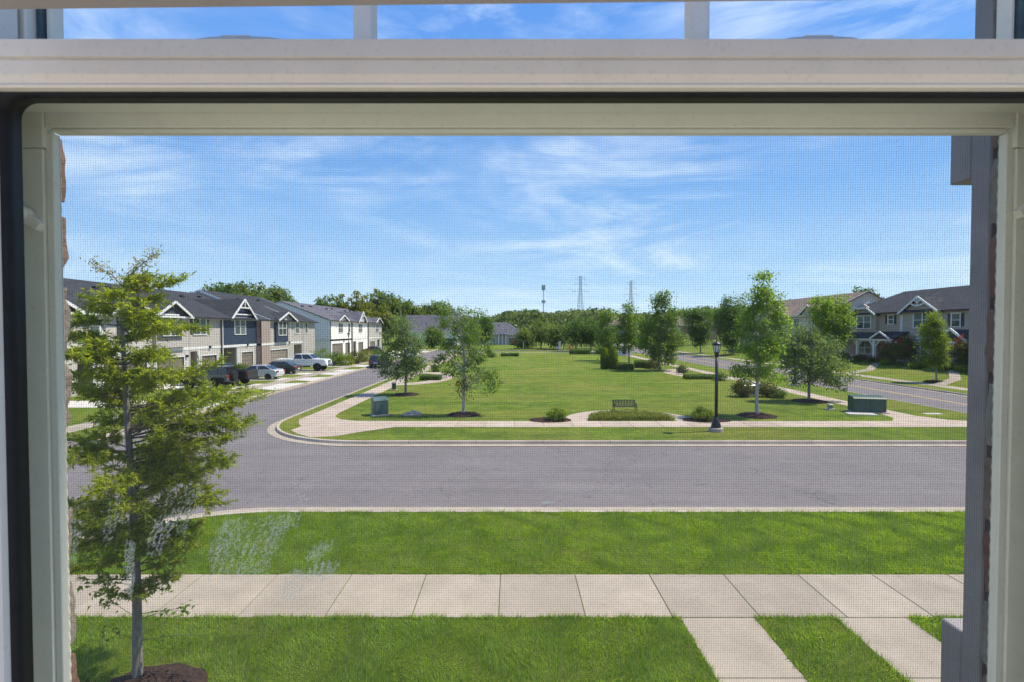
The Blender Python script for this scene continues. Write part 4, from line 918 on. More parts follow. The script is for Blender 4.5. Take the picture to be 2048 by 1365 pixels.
# ------------------------------------------------------------------ vehicles (local: +x forward, y left, z up)
def loft(prof, st):
    """side profile (x,z) lofted across y; st: list of (y, scale about centre, dz)"""
    b = MB(); n = len(prof); cx = sum(p[0] for p in prof)/n; cz = sum(p[1] for p in prof)/n
    vs = []
    for y, s in st: vs += [(cx+(x-cx)*s, y, cz+(z-cz)*s) for x, z in prof]
    fs = [(k*n+i, k*n+(i+1) % n, (k+1)*n+(i+1) % n, (k+1)*n+i) for k in range(len(st)-1) for i in range(n)]
    fs += [tuple(range(n)), tuple(range(len(st)*n-1, (len(st)-1)*n-1, -1))]
    return b.add(vs, fs)
def cabin(root, pts, hb, ht, mat, splits, wind=True):
    """greenhouse: pts (x,z) front-bottom, front-top, rear-top, rear-bottom; glass panels proud of it"""
    (x0, z0), (x1, z1), (x2, z2), (x3, z3) = pts
    def hw(z): return hb+(ht-hb)*(z-z0)/(z1-z0)
    vs = [(x, s*hw(z), z) for s in (-1, 1) for x, z in pts]
    b = MB(); b.add(vs, [(0, 1, 5, 4), (1, 2, 6, 5), (2, 3, 7, 6), (0, 3, 2, 1), (4, 5, 6, 7), (0, 4, 7, 3)]); c_ = b.build('cabin', MT[mat], root)
    g = .012
    def quad(p4, off, name):
        q = MB(); q.add([tuple(Vector(p)+Vector(off)) for p in p4], [(0, 1, 2, 3)]); q.build(name, MT['car_glass'], c_)
    def lp(a, b, f): return tuple(a[i]+(b[i]-a[i])*f for i in range(len(a)))
    for (A, B, off, nm) in (((x0, z0), (x1, z1), (g, 0, g), 'windscreen'), ((x3, z3), (x2, z2), (-g, 0, g), 'rear_window')):
        a = lp(A, B, .1); b2 = lp(A, B, .92); quad([(a[0], -hw(a[1])+.07, a[1]), (a[0], hw(a[1])-.07, a[1]), (b2[0], hw(b2[1])-.06, b2[1]), (b2[0], -hw(b2[1])+.06, b2[1])], off, nm)
    zb = z0+(z1-z0)*.06; zt = z0+(z1-z0)*.90
    def xf(z): return x0+(x1-x0)*(z-z0)/(z1-z0)
    def xr(z): return x3+(x2-x3)*(z-z3)/(z2-z3)
    for s in (-1, 1):
        e = [0]+list(splits)+[1]
        for i in range(len(e)-1):
            fb0 = xf(zb)+(xr(zb)-xf(zb))*e[i]; fb1 = xf(zb)+(xr(zb)-xf(zb))*e[i+1]; ft0 = xf(zt)+(xr(zt)-xf(zt))*e[i]; ft1 = xf(zt)+(xr(zt)-xf(zt))*e[i+1]
            quad([(fb0-.05, s*hw(zb), zb), (fb1+.05, s*hw(zb), zb), (ft1+.05, s*hw(zt), zt), (ft0-.05, s*hw(zt), zt)], (0, s*g, .003), 'side_window')
    return c_
def wheel(root, x, y, r, wd=.22, rim='alloy'):
    s = 1 if y > 0 else -1
    t_ = MB(); t_.lathe([(r*.62, -wd/2), (r*.94, -wd/2), (r, -wd*.36), (r, wd*.36), (r*.94, wd/2), (r*.62, wd/2)], 24, (x, y, r), 'y'); w_ = t_.build('wheel', MT['rubber'], root, False)
    q = MB(); q.lathe([(r*.62, -wd*.30), (r*.62, wd*.46)], 20, (x, y, r), 'y')
    for k in range(5):
        a = 2*math.pi*k/5; yy = y+s*wd*.48; d = Vector((math.cos(a), 0, math.sin(a))); n_ = Vector((-math.sin(a), 0, math.cos(a)))*r*.09
        c0 = Vector((x, yy, r)); q.add([c0-n_, c0+n_, c0+d*r*.6+n_*.8, c0+d*r*.6-n_*.8], [(0, 1, 2, 3)])
    q.build('rim', MT[rim], w_)
    a_ = MB(); pts = [(x+r*1.2*math.cos(t), r+r*1.2*math.sin(t)) for t in [math.pi*i/12 for i in range(13)]]
    yy = y+s*wd*.47
    a_.prism(pts, yy-.035*s, yy-.018*s, 'y'); a_.build('wheel_arch', MT['black_plastic'], root)
def bits(root, xf, xr, hw, zl, zt, front='head_light'):
    for s in (-1, 1):
        MB().bbox(xf-.10, xf+.015, s*hw*.78-.2, s*hw*.78+.16*(1 if s > 0 else 1), zl, zl+.16, .02).build('headlight', MT['head_light'], root)
        MB().bbox(xr-.015, xr+.10, s*hw*.80-.17, s*hw*.80+.17, zt, zt+.18, .02).build('tail_light', MT['tail_light'], root)
        MB().bbox(0.62, .74, s*(hw+.1)-.07, s*(hw+.1)+.07, zl+.32, zl+.45, .02).build('wing_mirror', MT['black_plastic'], root)
    MB().box(xr-.02, xr+.01, -.26, .26, zt-.2, zt-.06).build('number_plate', MT['plate'], root)
def sedan(label, loc, rzd, paint_, dark=False):
    r = thing('parked_car', label, 'car', loc, math.radians(rzd), 'vehicles parked by the townhouses')
    hw = .90; prof = [(2.32, .32), (2.38, .55), (2.28, .72), (1.25, .93), (.9, .98), (-1.7, 1.02), (-2.2, .98), (-2.38, .82), (-2.36, .45), (-2.25, .30)]
    loft(prof, [(-hw, .93), (-hw+.1, .985), (-.45, 1.0), (.45, 1.0), (hw-.1, .985), (hw, .93)]).build('body', MT[paint_], r, False)
    cabin(r, [(1.15, .92), (.38, 1.43), (-.95, 1.43), (-1.85, .98)], hw-.08, .62, paint_, (.48,))
    for x in (1.42, -1.42):
        for s in (-1, 1): wheel(r, x, s*(hw-.10), .33)
    bits(r, 2.3, -2.36, hw, .58, .72)
    for s in (-1, 1): MB().box(-.9, .95, s*hw*.99-.01, s*hw*.99+.01, .3, .36).build('sill_trim', MT['chrome'], r)
    return r
def suv(label, loc, rzd, paint_, group='vehicles parked by the townhouses'):
    r = thing('parked_car', label, 'car', loc, math.radians(rzd), group); hw = .93
    prof = [(2.2, .38), (2.28, .7), (2.15, .95), (1.05, 1.08), (-2.2, 1.1), (-2.28, .8), (-2.22, .4)]
    loft(prof, [(-hw, .94), (-hw+.1, .99), (0, 1.0), (hw-.1, .99), (hw, .94)]).build('body', MT[paint_], r)
    cabin(r, [(1.0, 1.06), (.35, 1.68), (-1.85, 1.66), (-2.2, 1.08)], hw-.06, .68, paint_, (.4, .72))
    for x in (1.38, -1.38):
        for s in (-1, 1): wheel(r, x, s*(hw-.10), .36)
    bits(r, 2.2, -2.26, hw, .72, .85); MB().bbox(-2.36, -2.2, -.85, .85, .42, .62, .03).build('bumper', MT['black_plastic'], r)
    for s in (-1, 1): MB().bbox(-1.6, .2, s*.6-.02, s*.6+.02, 1.68, 1.73, .008).build('roof_rail', MT['black_plastic'], r)
    return r
def pickup(label, loc, rzd, paint_, lift=.0, chrome=True):
    r = thing('pickup_truck', label, 'truck', loc, math.radians(rzd), 'vehicles parked by the townhouses'); hw = 1.0; z = lift
    prof = [(3.0, .55+z), (3.08, .85+z), (3.0, 1.15+z), (2.85, 1.28+z), (1.55, 1.36+z), (1.4, 1.36+z), (-.95, 1.34+z), (-.95, .55+z)]
    loft(prof, [(-hw, .96), (-hw+.08, .995), (0, 1.0), (hw-.08, .995), (hw, .96)]).build('body', MT[paint_], r)
    cabin(r, [(1.55, 1.33+z), (.85, 1.95+z), (-.75, 1.95+z), (-.95, 1.33+z)], hw-.07, .74, paint_, (.53,))
    b = MB(); bx0, bx1 = -3.05, -1.0
    for s in (-1, 1): b.bbox(bx0, bx1, min(s*hw, s*(hw-.12)), max(s*hw, s*(hw-.12)), .62+z, 1.34+z, .03)
    b.bbox(bx0+.02, bx1, -hw+.13, hw-.13, .62+z, .82+z, .01); b.bbox(bx1-.12, bx1-.03, -hw+.13, hw-.13, .8+z, 1.33+z, .01); b.build('bed', MT[paint_], r)
    tg = MB().bbox(bx0-.05, bx0+.06, -hw+.1, hw-.1, .66+z, 1.33+z, .02).build('tailgate', MT[paint_], r); MB().box(bx0-.07, bx0-.049, -.15, .15, 1.12+z, 1.2+z).build('handle', MT['black_plastic'], tg)
    for x in (1.98, -1.85):
        for s in (-1, 1): wheel(r, x, s*(hw-.08), .42+z*.3, .28)
    bits(r, 3.0, -3.05, hw, 1.0+z, 1.0+z)
    gq = MB(); 
    for k in range(4): gq.bbox(2.98, 3.10, -.55, .55, .82+z+k*.1, .88+z+k*.1, .01)
    gq.build('grille', MT['chrome' if chrome else 'black_plastic'], r); MB().bbox(2.95, 3.2, -hw+.03, hw-.03, .52+z, .76+z, .04).build('front_bumper', MT['chrome' if chrome else 'black_plastic'], r); MB().bbox(-3.2, -3.05, -hw+.05, hw-.05, .52+z, .70+z, .03).build('rear_bumper', MT['chrome' if chrome else 'black_plastic'], r)
    for s in (-1, 1):
        for xd in (.3, -.9): MB().bbox(xd, xd+.16, s*hw*.995-.015, s*hw*.995+.015, 1.18+z, 1.22+z, .006).build('door_handle', MT['black_plastic'], r)
        MB().bbox(-.85, 1.2, s*(hw-.02)-.06, s*(hw-.02)+.06, .38+z, .44+z, .01).build('side_step', MT['black_plastic'], r)
    return r
def offroader(label, loc, rzd, paint_):
    r = thing('off_roader', label, 'car', loc, math.radians(rzd), 'vehicles parked by the townhouses'); hw = .78
    loft([(1.75, .62), (1.78, 1.12), (.55, 1.2), (-1.95, 1.2), (-1.98, .58)], [(-hw, .97), (-hw+.04, 1), (hw-.04, 1), (hw, .97)]).build('body', MT[paint_], r)
    cabin(r, [(.62, 1.18), (.38, 1.88), (-1.9, 1.86), (-1.97, 1.18)], hw-.02, .70, 'paint_black', (.38, .68))
    for x in (1.25, -1.25):
        for s in (-1, 1):
            wheel(r, x, s*(hw+.02), .43, .30)
            f = MB(); f.prism([(x-.68, .62), (x-.5, .98), (x+.5, .98), (x+.68, .62), (x+.6, .62), (x+.44, .9), (x-.44, .9), (x-.6, .62)], s*hw-.02 if s > 0 else s*hw-.22, s*hw+.22 if s > 0 else s*hw+.02, 'y'); f.build('fender_flare', MT['black_plastic'], r)
    MB().lathe([(.26, -.14), (.40, -.14), (.43, -.08), (.43, .08), (.40, .14), (.26, .14)], 24, (-2.16, .06, 1.08), 'x').build('spare_wheel', MT['rubber'], r)
    bits(r, 1.72, -1.97, hw, .85, .95); MB().bbox(1.7, 2.0, -.78, .78, .5, .68, .03).build('front_bumper', MT['black_plastic'], r); MB().bbox(-2.2, -1.95, -.78, .78, .5, .66, .03).build('rear_bumper', MT['black_plastic'], r)
    gq = MB()
    for k in range(7): gq.bbox(1.76, 1.8, -.36+k*.11, -.30+k*.11, .72, 1.04, .005)
    gq.build('grille', MT['black_plastic'], r); return r
offroader('dark boxy off-roader with a spare wheel on its tail, nearest driveway', (-26.0, 42.9, .14), 180, 'paint_grey')
pickup('black pickup truck beside the off-roader, bed towards the street', (-26.6, 45.3, .14), 180, 'paint_black', 0, False)
sedan('silver sedan parked tail to the street in front of the navy townhouse', (-25.75, 50.6, .14), 180, 'paint_silver')
sedan('dark charcoal sedan parked behind the silver sedan', (-26.6, 56.8, .14), 180, 'paint_charcoal')
pickup('lifted white crew-cab pickup truck facing the street', (-25.4, 61.0, .14), 0, 'paint_white', .12)
suv('dark small car with a pale rear window, parked on the side street kerb', (-18.2, 68.5, 0.0), 92, 'paint_navy')
suv('white car seen through the crown of the left park tree', (-19.6, 97, .0), 95, 'paint_white')
sedan('dark maroon car on the driveway of the far white townhouse', (-30, 107.5, .14), 180, 'paint_maroon')
suv('white car parked on the street bend behind the left park tree', (-17.4, 88, 0), 88, 'paint_white')
suv('red car in front of the low cream house', (.9, 163, .13), 90, 'paint_red', 'cars by the far houses')
# ------------------------------------------------------------------ trees and shrubs
def unit(v): return v/np.maximum(1e-9, np.linalg.norm(v, axis=-1, keepdims=True))
def leaves(P, D, L, Wd, fold=.25, droop=.15):
    """folded kite-shaped leaves: base P, direction D"""
    P = np.asarray(P); D = unit(np.asarray(D)); n = len(P)
    L = np.broadcast_to(np.asarray(L, float).reshape(-1, 1), (n, 1)); Wd = np.broadcast_to(np.asarray(Wd, float).reshape(-1, 1), (n, 1))
    R = unit(np.cross(D, unit(RNG.normal(size=(n, 3))+np.array([0, 0, 1.2])))); U = np.cross(R, D)
    mid = P+D*L*.45; tip = P+D*L-np.array([0, 0, 1])*L*droop
    V = np.stack([P, mid+R*Wd*.5+U*Wd*fold, tip, mid-R*Wd*.5+U*Wd*fold], axis=1); return V
def scatter_clumps(blobs, nclump, nleaf, cr, sz, aspect=.6, shell=.45, up=.25):
    """leaf cards gathered in clumps inside a set of ellipsoids (x,y,z,rx,ry,rz)"""
    B = np.array(blobs, float); vol = (B[:, 3]*B[:, 4]*B[:, 5])**.7; pr = vol/vol.sum()
    bi = RNG.choice(len(B), nclump, p=pr); d = unit(RNG.normal(size=(nclump, 3))); rr = RNG.uniform(shell, 1.0, (nclump, 1))**.6
    cc = B[bi, :3]+d*rr*B[bi, 3:6]
    ci = RNG.integers(0, nclump, nleaf); off = RNG.normal(size=(nleaf, 3))*cr*np.array([1, 1, .75])
    P = cc[ci]+off*RNG.uniform(.5, 1.2, (nclump, 1))[ci]
    D = RNG.normal(size=(nleaf, 3))+np.array([0, 0, -up])+unit(off)*.7
    s = RNG.uniform(.65, 1.3, nleaf)*sz
    return leaves(P, D, s, s*aspect), cc
def limb(mb, a, b, r0, r1, n=5, wob=.06, sides=6, sag=.1):
    a = Vector(a); b = Vector(b); L = (b-a).length; pts = []
    for i in range(n+1):
        f = i/n; p = a.lerp(b, f); p.z += math.sin(f*math.pi)*-sag*L*.5+0
        if 0 < i < n: p += Vector((random.gauss(0, wob*L*.3), random.gauss(0, wob*L*.3), random.gauss(0, wob*L*.2)))
        pts.append(p)
    mb.tube(pts, [r0+(r1-r0)*i/n for i in range(n+1)], sides, False)
def tree(name, label, loc, blobs, leafm, barkm, nclump=90, nleaf=6000, cr=.3, sz=.13, r0=.09, top=None, fork=None, aspect=.6, cat='tree', group=None, nl=26, twigs=0, extra=None, shell=.45):
    """trunk with limbs reaching clumps; crown of leaf clumps. blobs local to the base"""
    p = thing(name, label, cat, loc, 0, group)
    V, cc = scatter_clumps(blobs, nclump, nleaf, cr, sz, aspect, shell)
    B = np.array(blobs); topz = top if top else (B[:, 2]+B[:, 5]*.6).max(); zb = (B[:, 2]-B[:, 5]).min()
    fk = fork if fork else max(.4, zb*.8)
    cx, cy = (B[:, 0]*B[:, 3]).sum()/B[:, 3].sum(), (B[:, 1]*B[:, 3]).sum()/B[:, 3].sum()
    ti = B[:, 2].argmax(); tx = B[ti, 0]
    tp = [Vector((0, 0, -.1)), Vector((0, 0, .15)), Vector((random.uniform(-.04, .04), 0, fk)), Vector((cx*.4, cy*.4, fk+(topz-fk)*.35)), Vector((cx*.6+tx*.3, cy*.6, fk+(topz-fk)*.7)), Vector((tx, cy*.5, topz))]
    tb = MB(); tb.tube(tp, [r0*1.5, r0*1.08, r0*.9, r0*.62, r0*.36, r0*.12], 9); tb.build('trunk', MT[barkm], p, True)
    lb = MB()
    def on(z):
        for a, b in zip(tp, tp[1:]):
            if a.z <= z <= b.z: return a.lerp(b, (z-a.z)/max(1e-6, b.z-a.z))
        return tp[-1].copy()
    for i in RNG.permutation(len(cc))[:nl]:
        c_ = Vector(cc[i]); hd = math.hypot(c_.x, c_.y); s = on(max(fk*.9, min(topz*.95, c_.z-hd*.55)))
        limb(lb, s, c_, r0*.34, r0*.06, 5, .07, 5, -.05)
    for k in range(twigs):
        b = B[random.randrange(len(B))]; s = on(random.uniform(fk, topz*.9)); e = Vector((b[0]+random.uniform(-1, 1)*b[3], b[1]+random.uniform(-1, 1)*b[4], b[2]+b[5]*random.uniform(.2, 1.25)))
        limb(lb, s, e, r0*.22, r0*.05, 5, .05, 4, -.12)
    lb.build('branches', MT[barkm], p, True)
    obj('crown', npmesh('crown', V, 4, MT[leafm]), p)
    if extra:
        for bl_, m_, nc, nf in extra:
            V2, _ = scatter_clumps(bl_, nc, nf, cr, sz, aspect, .2); obj('withered_leaves' if m_ == 'brown_leaf' else 'upper_leaves', npmesh('leaves', V2, 4, MT[m_]), p)
    return p
def px_blobs(base, d, lst, ydep=.85):
    out = []
    for u, v, ru, rv in lst:
        q = at(u, v, d); rx = ru*d/1000; out.append((q.x-base[0], random.uniform(-.15, .15)*rx, q.z-base[2], rx, rx*ydep, rv*d/1000))
    return out
def mulch(x, y, r, label, z=G, ry=None):
    b = MB(); n = 22; vs = []; fs = []
    for k, (f, h) in enumerate(((1.0, .004), (.82, .07), (.45, .11), (.1, .13))):
        for i in range(n):
            a = 2*math.pi*i/n; j = 1+(random.uniform(-.07, .07) if k < 2 else 0); vs.append((f*r*j*math.cos(a), f*(ry or r)*j*math.sin(a), h+(random.uniform(-.015, .015) if k else 0)))
    for k in range(3):
        for i in range(n): fs.append((k*n+i, k*n+(i+1) % n, (k+1)*n+(i+1) % n, (k+1)*n+i))
    fs.append(tuple(range(3*n, 4*n))); b.add(vs, fs); o = b.build('mulch_bed', MT['mulch'], kind='structure', label=label); o.location = (x, y, z)

# --- the young willow oak close to the window
ob = gnd(274, 1366); oak = thing('oak_tree', 'slender young willow oak with layered feathery branches close to the window', 'tree', ob)
d0 = ob.y
def loc_(u, v): q = at(u, v, d0); return Vector((q.x-ob.x, 0, q.z-ob.z))
tp = [Vector((0, 0, -.15)), Vector((.01, 0, .1)), loc_(274, 1180), loc_(266, 1000), loc_(252, 800), loc_(245, 660), loc_(240, 590), loc_(252, 555)]
MB().tube(tp, [.10, .064, .055, .046, .036, .024, .015, .010], 10).build('trunk', MT['grey_bark'], oak, True)
def trunk_at(z):
    for a, b in zip(tp, tp[1:]):
        if a.z <= z <= b.z: return a.lerp(b, (z-a.z)/(b.z-a.z))
    return tp[-1].copy()
Lf = np.interp
bz = [1.3, 1.75, 2.2, 2.6, 3.1, 3.5, 3.75, 4.0, 4.4, 4.9, 5.4, 5.8]; blen = [.45, .75, .95, 1.1, 1.25, 1.4, 1.4, 1.1, 1.0, .85, .6, .4]
wood = MB(); LP = []; LD = []
branches_ = []
z = 1.35
while z < 5.75:
    n_ = 3 if z < 5 else 2
    for k in range(n_):
        branches_.append((z+random.uniform(-.08, .08), random.uniform(0, 2*math.pi), random.choice((.6, .75, .9, 1.0, 1.15))*random.uniform(.85, 1.1)))
    z += random.uniform(.08, .17)
# the broad tiers the photograph shows to the right
branches_ += [(3.55, .05, 1.28), (3.6, -.25, 1.22), (3.5, .3, 1.2), (3.15, 0.0, 1.02), (3.0, -.2, .95), (2.65, .12, 1.0), (2.5, -.1, .95), (4.35, .1, .95), (4.5, -.1, .8), (3.9, .5, .9), (2.1, .1, .9), (3.4, .18, .9), (3.3, -.35, .9)]
for z, a, ls_ in branches_:
    L0 = float(Lf(z, bz, blen))*ls_; s = trunk_at(z); dirv = Vector((math.cos(a), math.sin(a), random.uniform(.12, .34))); pts = []; cur = s.copy(); dv = dirv.normalized(); n = 8
    for i in range(n+1):
        pts.append(cur.copy()); dv = (dv+Vector((random.gauss(0, .07), random.gauss(0, .07), random.gauss(-.012, .04)))).normalized(); cur = cur+dv*(L0/n)
    wood.tube(pts, [.013*(1-.85*i/n)*(.6+L0*.4) for i in range(n+1)], 5, False)
    tn = int((9+L0*18)*(.55 if z < 2.0 else 1))
    for j in range(tn):
        f = random.uniform(.10, 1.0)**.85; i = min(n-1, int(f*n)); b0 = pts[i].lerp(pts[i+1], f*n-i if f < 1 else 0)
        ax = (pts[min(i+1, n)]-pts[i]).normalized(); side = Vector((-ax.y, ax.x, 0)).normalized()*random.choice((-1, 1))
        td = (ax*.8+side*random.uniform(.3, 1.0)+Vector((0, 0, random.uniform(-.3, .65)))).normalized(); tl = random.uniform(.12, .36)*(.75+.3*L0)
        e = b0+td*tl; wood.tube([b0, e], [.0032, .0014], 3, False)
        m_ = random.randint(18, 28)
        for q in range(m_):
            g_ = random.uniform(.15, 1.0); pp = b0.lerp(e, g_); LP.append(pp); ld = td*.7+Vector((random.gauss(0, .7), random.gauss(0, .7), random.gauss(0, .55))); LD.append(ld)
wood.build('branches', MT['bark'], oak)
n = len(LP); V = leaves(np.array([tuple(x) for x in LP]), np.array([tuple(x) for x in LD]), RNG.uniform(.06, .11, n), RNG.uniform(.014, .025, n), .15, .12)
obj('crown', npmesh('crown', V, 4, MT['oak_leaf']), oak)
# wispy leader leaning to the right with reddish young leaves
wl = MB(); lead = [loc_(246, 575), loc_(262, 548), loc_(285, 528), loc_(318, 503)]; wl.tube(lead, [.010, .008, .005, .002], 5, False)
lead2 = [loc_(246, 575), loc_(222, 548), loc_(196, 538), loc_(182, 525)]; wl.tube(lead2, [.008, .006, .004, .002], 5, False)
lead3 = [loc_(246, 590), loc_(268, 585), loc_(288, 570), loc_(294, 562)]; wl.tube(lead3, [.008, .006, .004, .002], 5, False); wl.build('leader', MT['bark'], oak)
LP = []; LD = []
for ln, cnt in ((lead, 330), (lead2, 150), (lead3, 90)):
    for _ in range(cnt):
        f = random.uniform(.05, 1.0)*(len(ln)-1); i = min(len(ln)-2, int(f)); pp = ln[i].lerp(ln[i+1], f-i)+Vector((random.gauss(0, .045), random.gauss(0, .06), random.gauss(.01, .045))); LP.append(tuple(pp)); LD.append((random.gauss(.3, .7), random.gauss(0, .7), random.gauss(.2, .6)))
n = len(LP); obj('young_leaves', npmesh('young_leaves', leaves(np.array(LP), np.array(LD), RNG.uniform(.04, .075, n), RNG.uniform(.012, .02, n)), 4, MT['oak_tip']), oak)
# low shoots with broader leaves round the bare stem
LP = []; LD = []; wl = MB()
for (u0, v0, u1, v1, c_) in ((272, 1235, 190, 1190, 26), (270, 1190, 330, 1180, 22), (272, 1230, 372, 1222, 16), (274, 1240, 395, 1215, 16), (270, 1280, 180, 1262, 12), (276, 1282, 420, 1270, 24), (268, 1170, 175, 1160, 30), (272, 1160, 345, 1168, 26), (272, 1120, 180, 1110, 60), (268, 1090, 350, 1085, 60), (268, 1060, 170, 1060, 60), (274, 1050, 360, 1040, 60)):
    A = loc_(u0, v0); B2 = loc_(u1, v1); B2.y = random.uniform(-.25, .25); mid = A.lerp(B2, .5)+Vector((0, 0, .03)); wl.tube([A, mid, B2], [.005, .0035, .0018], 4, False)
    for _ in range(c_):
        f = random.uniform(.35, 1.05); pp = A.lerp(B2, f)+Vector((random.gauss(0, .03), random.gauss(0, .05), random.gauss(0, .03))); LP.append(tuple(pp)); LD.append((random.gauss(0, .7), random.gauss(0, .7), random.gauss(-.1, .4)))
wl.build('shoots', MT['bark'], oak); n = len(LP); obj('shoot_leaves', npmesh('shoot_leaves', leaves(np.array(LP), np.array(LD), RNG.uniform(.06, .09, n), RNG.uniform(.036, .056, n)), 4, MT['bright_maple_leaf']), oak)
mulch(ob.x+.3, ob.y-.05, .70, 'mulch around the oak by the window', G, .42)

# --- young trees on the green
def park_tree(name, label, u, v, lst, leafm, barkm, z=G, ring=None, **k):
    b = gnd(u, v, z); k.setdefault('group', 'young trees on the green')
    if ring: mulch(b.x, b.y, ring, 'ring of dark mulch under the '+label.split(' on ')[0].split(' with ')[0], z)
    return tree(name, label, b, px_blobs(b, b.y, lst), leafm, barkm, **k)
park_tree('maple_tree', 'thin pale-barked maple with bare upper twigs and a browned lower cluster', 927, 830,
    [(893, 618, 18, 14), (905, 640, 30, 24), (945, 632, 16, 20), (893, 672, 28, 26), (935, 665, 30, 26), (960, 690, 24, 20), (900, 705, 26, 24), (945, 720, 26, 16), (885, 730, 16, 14), (905, 738, 20, 12), (952, 752, 34, 15), (978, 765, 24, 16), (985, 748, 18, 10), (968, 776, 14, 10)], 'maple_leaf', 'pale_bark', ring=1.0,
    nclump=150, nleaf=6800, cr=.19, sz=.12, r0=.085, top=6.9, fork=1.6, nl=50, twigs=26, extra=[(px_blobs(gnd(927, 830), gnd(927, 830).y, [(928, 785, 13, 16), (925, 770, 10, 10)]), 'brown_leaf', 16, 330)])
park_tree('maple_tree', 'dense dark grey-green maple beside the side street path', 811, 790,
    [(800, 652, 22, 20), (795, 678, 32, 22), (820, 685, 26, 22), (790, 712, 34, 20), (826, 715, 26, 22), (785, 738, 30, 13), (815, 742, 34, 14), (840, 728, 16, 14)], 'grey_maple_leaf', 'grey_bark', ring=1.05,
    nclump=140, nleaf=8500, cr=.26, sz=.15, r0=.09, top=6.6, fork=1.7, nl=40, twigs=12)
park_tree('maple_tree', 'tall bright green maple with a forked pale trunk right of the lamp', 1514, 832,
    [(1528, 562, 16, 15), (1520, 588, 24, 18), (1545, 610, 26, 18), (1505, 618, 22, 18), (1525, 640, 40, 20), (1490, 642, 16, 10), (1555, 645, 20, 18), (1500, 668, 20, 14), (1540, 672, 36, 20), (1480, 668, 18, 8), (1528, 702, 42, 20), (1515, 735, 28, 20), (1545, 748, 26, 20), (1500, 752, 16, 14), (1470, 742, 16, 8), (1500, 705, 18, 14)], 'bright_maple_leaf', 'pale_bark', ring=1.1,
    nclump=190, nleaf=10500, cr=.22, sz=.14, r0=.10, top=8.4, fork=1.25, nl=55, twigs=10)
park_tree('maple_tree', 'spreading grey-green maple with bare twigs on top, right of the forked maple', 1618, 803,
    [(1610, 668, 22, 20), (1598, 692, 34, 20), (1640, 695, 38, 20), (1585, 722, 30, 20), (1625, 725, 50, 20), (1668, 728, 26, 14), (1600, 752, 34, 14), (1645, 752, 36, 12), (1675, 768, 14, 8), (1570, 705, 14, 14), (1690, 750, 12, 8)], 'grey_maple_leaf', 'grey_bark', ring=1.15,
    nclump=180, nleaf=10500, cr=.27, sz=.15, r0=.09, top=7.0, fork=1.6, nl=50, twigs=26)
park_tree('pear_tree', 'tall upright dark tree with a narrow top beside the avenue loop', 1318, 742,
    [(1327, 598, 15, 12), (1318, 614, 22, 12), (1330, 632, 24, 16), (1305, 650, 26, 20), (1335, 658, 24, 20), (1350, 682, 18, 18), (1300, 682, 26, 18), (1322, 695, 30, 18), (1325, 715, 24, 12), (1288, 665, 12, 14)], 'maple_leaf', 'grey_bark',
    nclump=150, nleaf=7500, cr=.45, sz=.27, r0=.14, nl=30, twigs=6)
park_tree('pear_tree', 'small tree with a pale top left of the tall upright tree', 1258, 726,
    [(1256, 620, 10, 10), (1258, 640, 16, 14), (1250, 662, 26, 16), (1265, 680, 22, 16), (1245, 690, 18, 14)], 'maple_leaf', 'grey_bark', nclump=90, nleaf=4200, cr=.5, sz=.3, r0=.12, nl=22)
park_tree('pear_tree', 'small slim tree right of the round dark pair', 1213, 722,
    [(1214, 632, 12, 14), (1212, 655, 18, 18), (1215, 680, 18, 18), (1210, 698, 14, 12)], 'maple_leaf', 'grey_bark', nclump=80, nleaf=3800, cr=.5, sz=.3, r0=.12, nl=18)
for u, lb_ in ((1152, 'left of the two round dark trees at the end of the green'), (1182, 'right of the two round dark trees at the end of the green')):
    park_tree('round_tree', lb_, u, 704, [(u, 660, 19, 18), (u-6, 675, 14, 12), (u+7, 674, 13, 12)], 'dark_leaf', 'grey_bark', nclump=70, nleaf=3600, cr=.8, sz=.42, r0=.16, nl=14)
park_tree('round_tree', 'soft green round tree at the far centre of the green', 1082, 697, [(1080, 662, 24, 18), (1066, 672, 16, 12), (1098, 672, 16, 12)], 'wood_leaf', 'grey_bark', nclump=70, nleaf=3400, cr=1.0, sz=.55, r0=.18, nl=14)
park_tree('slim_tree', 'thin dark tree behind the browned maple', 970, 707, [(970, 640, 8, 14), (972, 662, 12, 16), (968, 682, 11, 12)], 'dark_leaf', 'grey_bark', nclump=50, nleaf=2200, cr=.7, sz=.4, r0=.13, nl=12)
for u, v, lb_, m_, hh in ((868, 697, 'small round tree before the grey-roofed house', 'wood_leaf', 15), (938, 696, 'small tree between the two far houses', 'maple_leaf', 17), (1050, 698, 'small tree right of the red car', 'wood_leaf', 14), (1116, 699, 'leafy tree left of the rail fence', 'wood_leaf', 19)):
    park_tree('round_tree', lb_, u, v, [(u, v-hh*1.7, hh*.9, hh), (u-hh*.5, v-hh, hh*.6, hh*.6), (u+hh*.5, v-hh*1.05, hh*.6, hh*.6)], m_, 'grey_bark', nclump=55, nleaf=2600, cr=.9, sz=.5, r0=.15, nl=10)
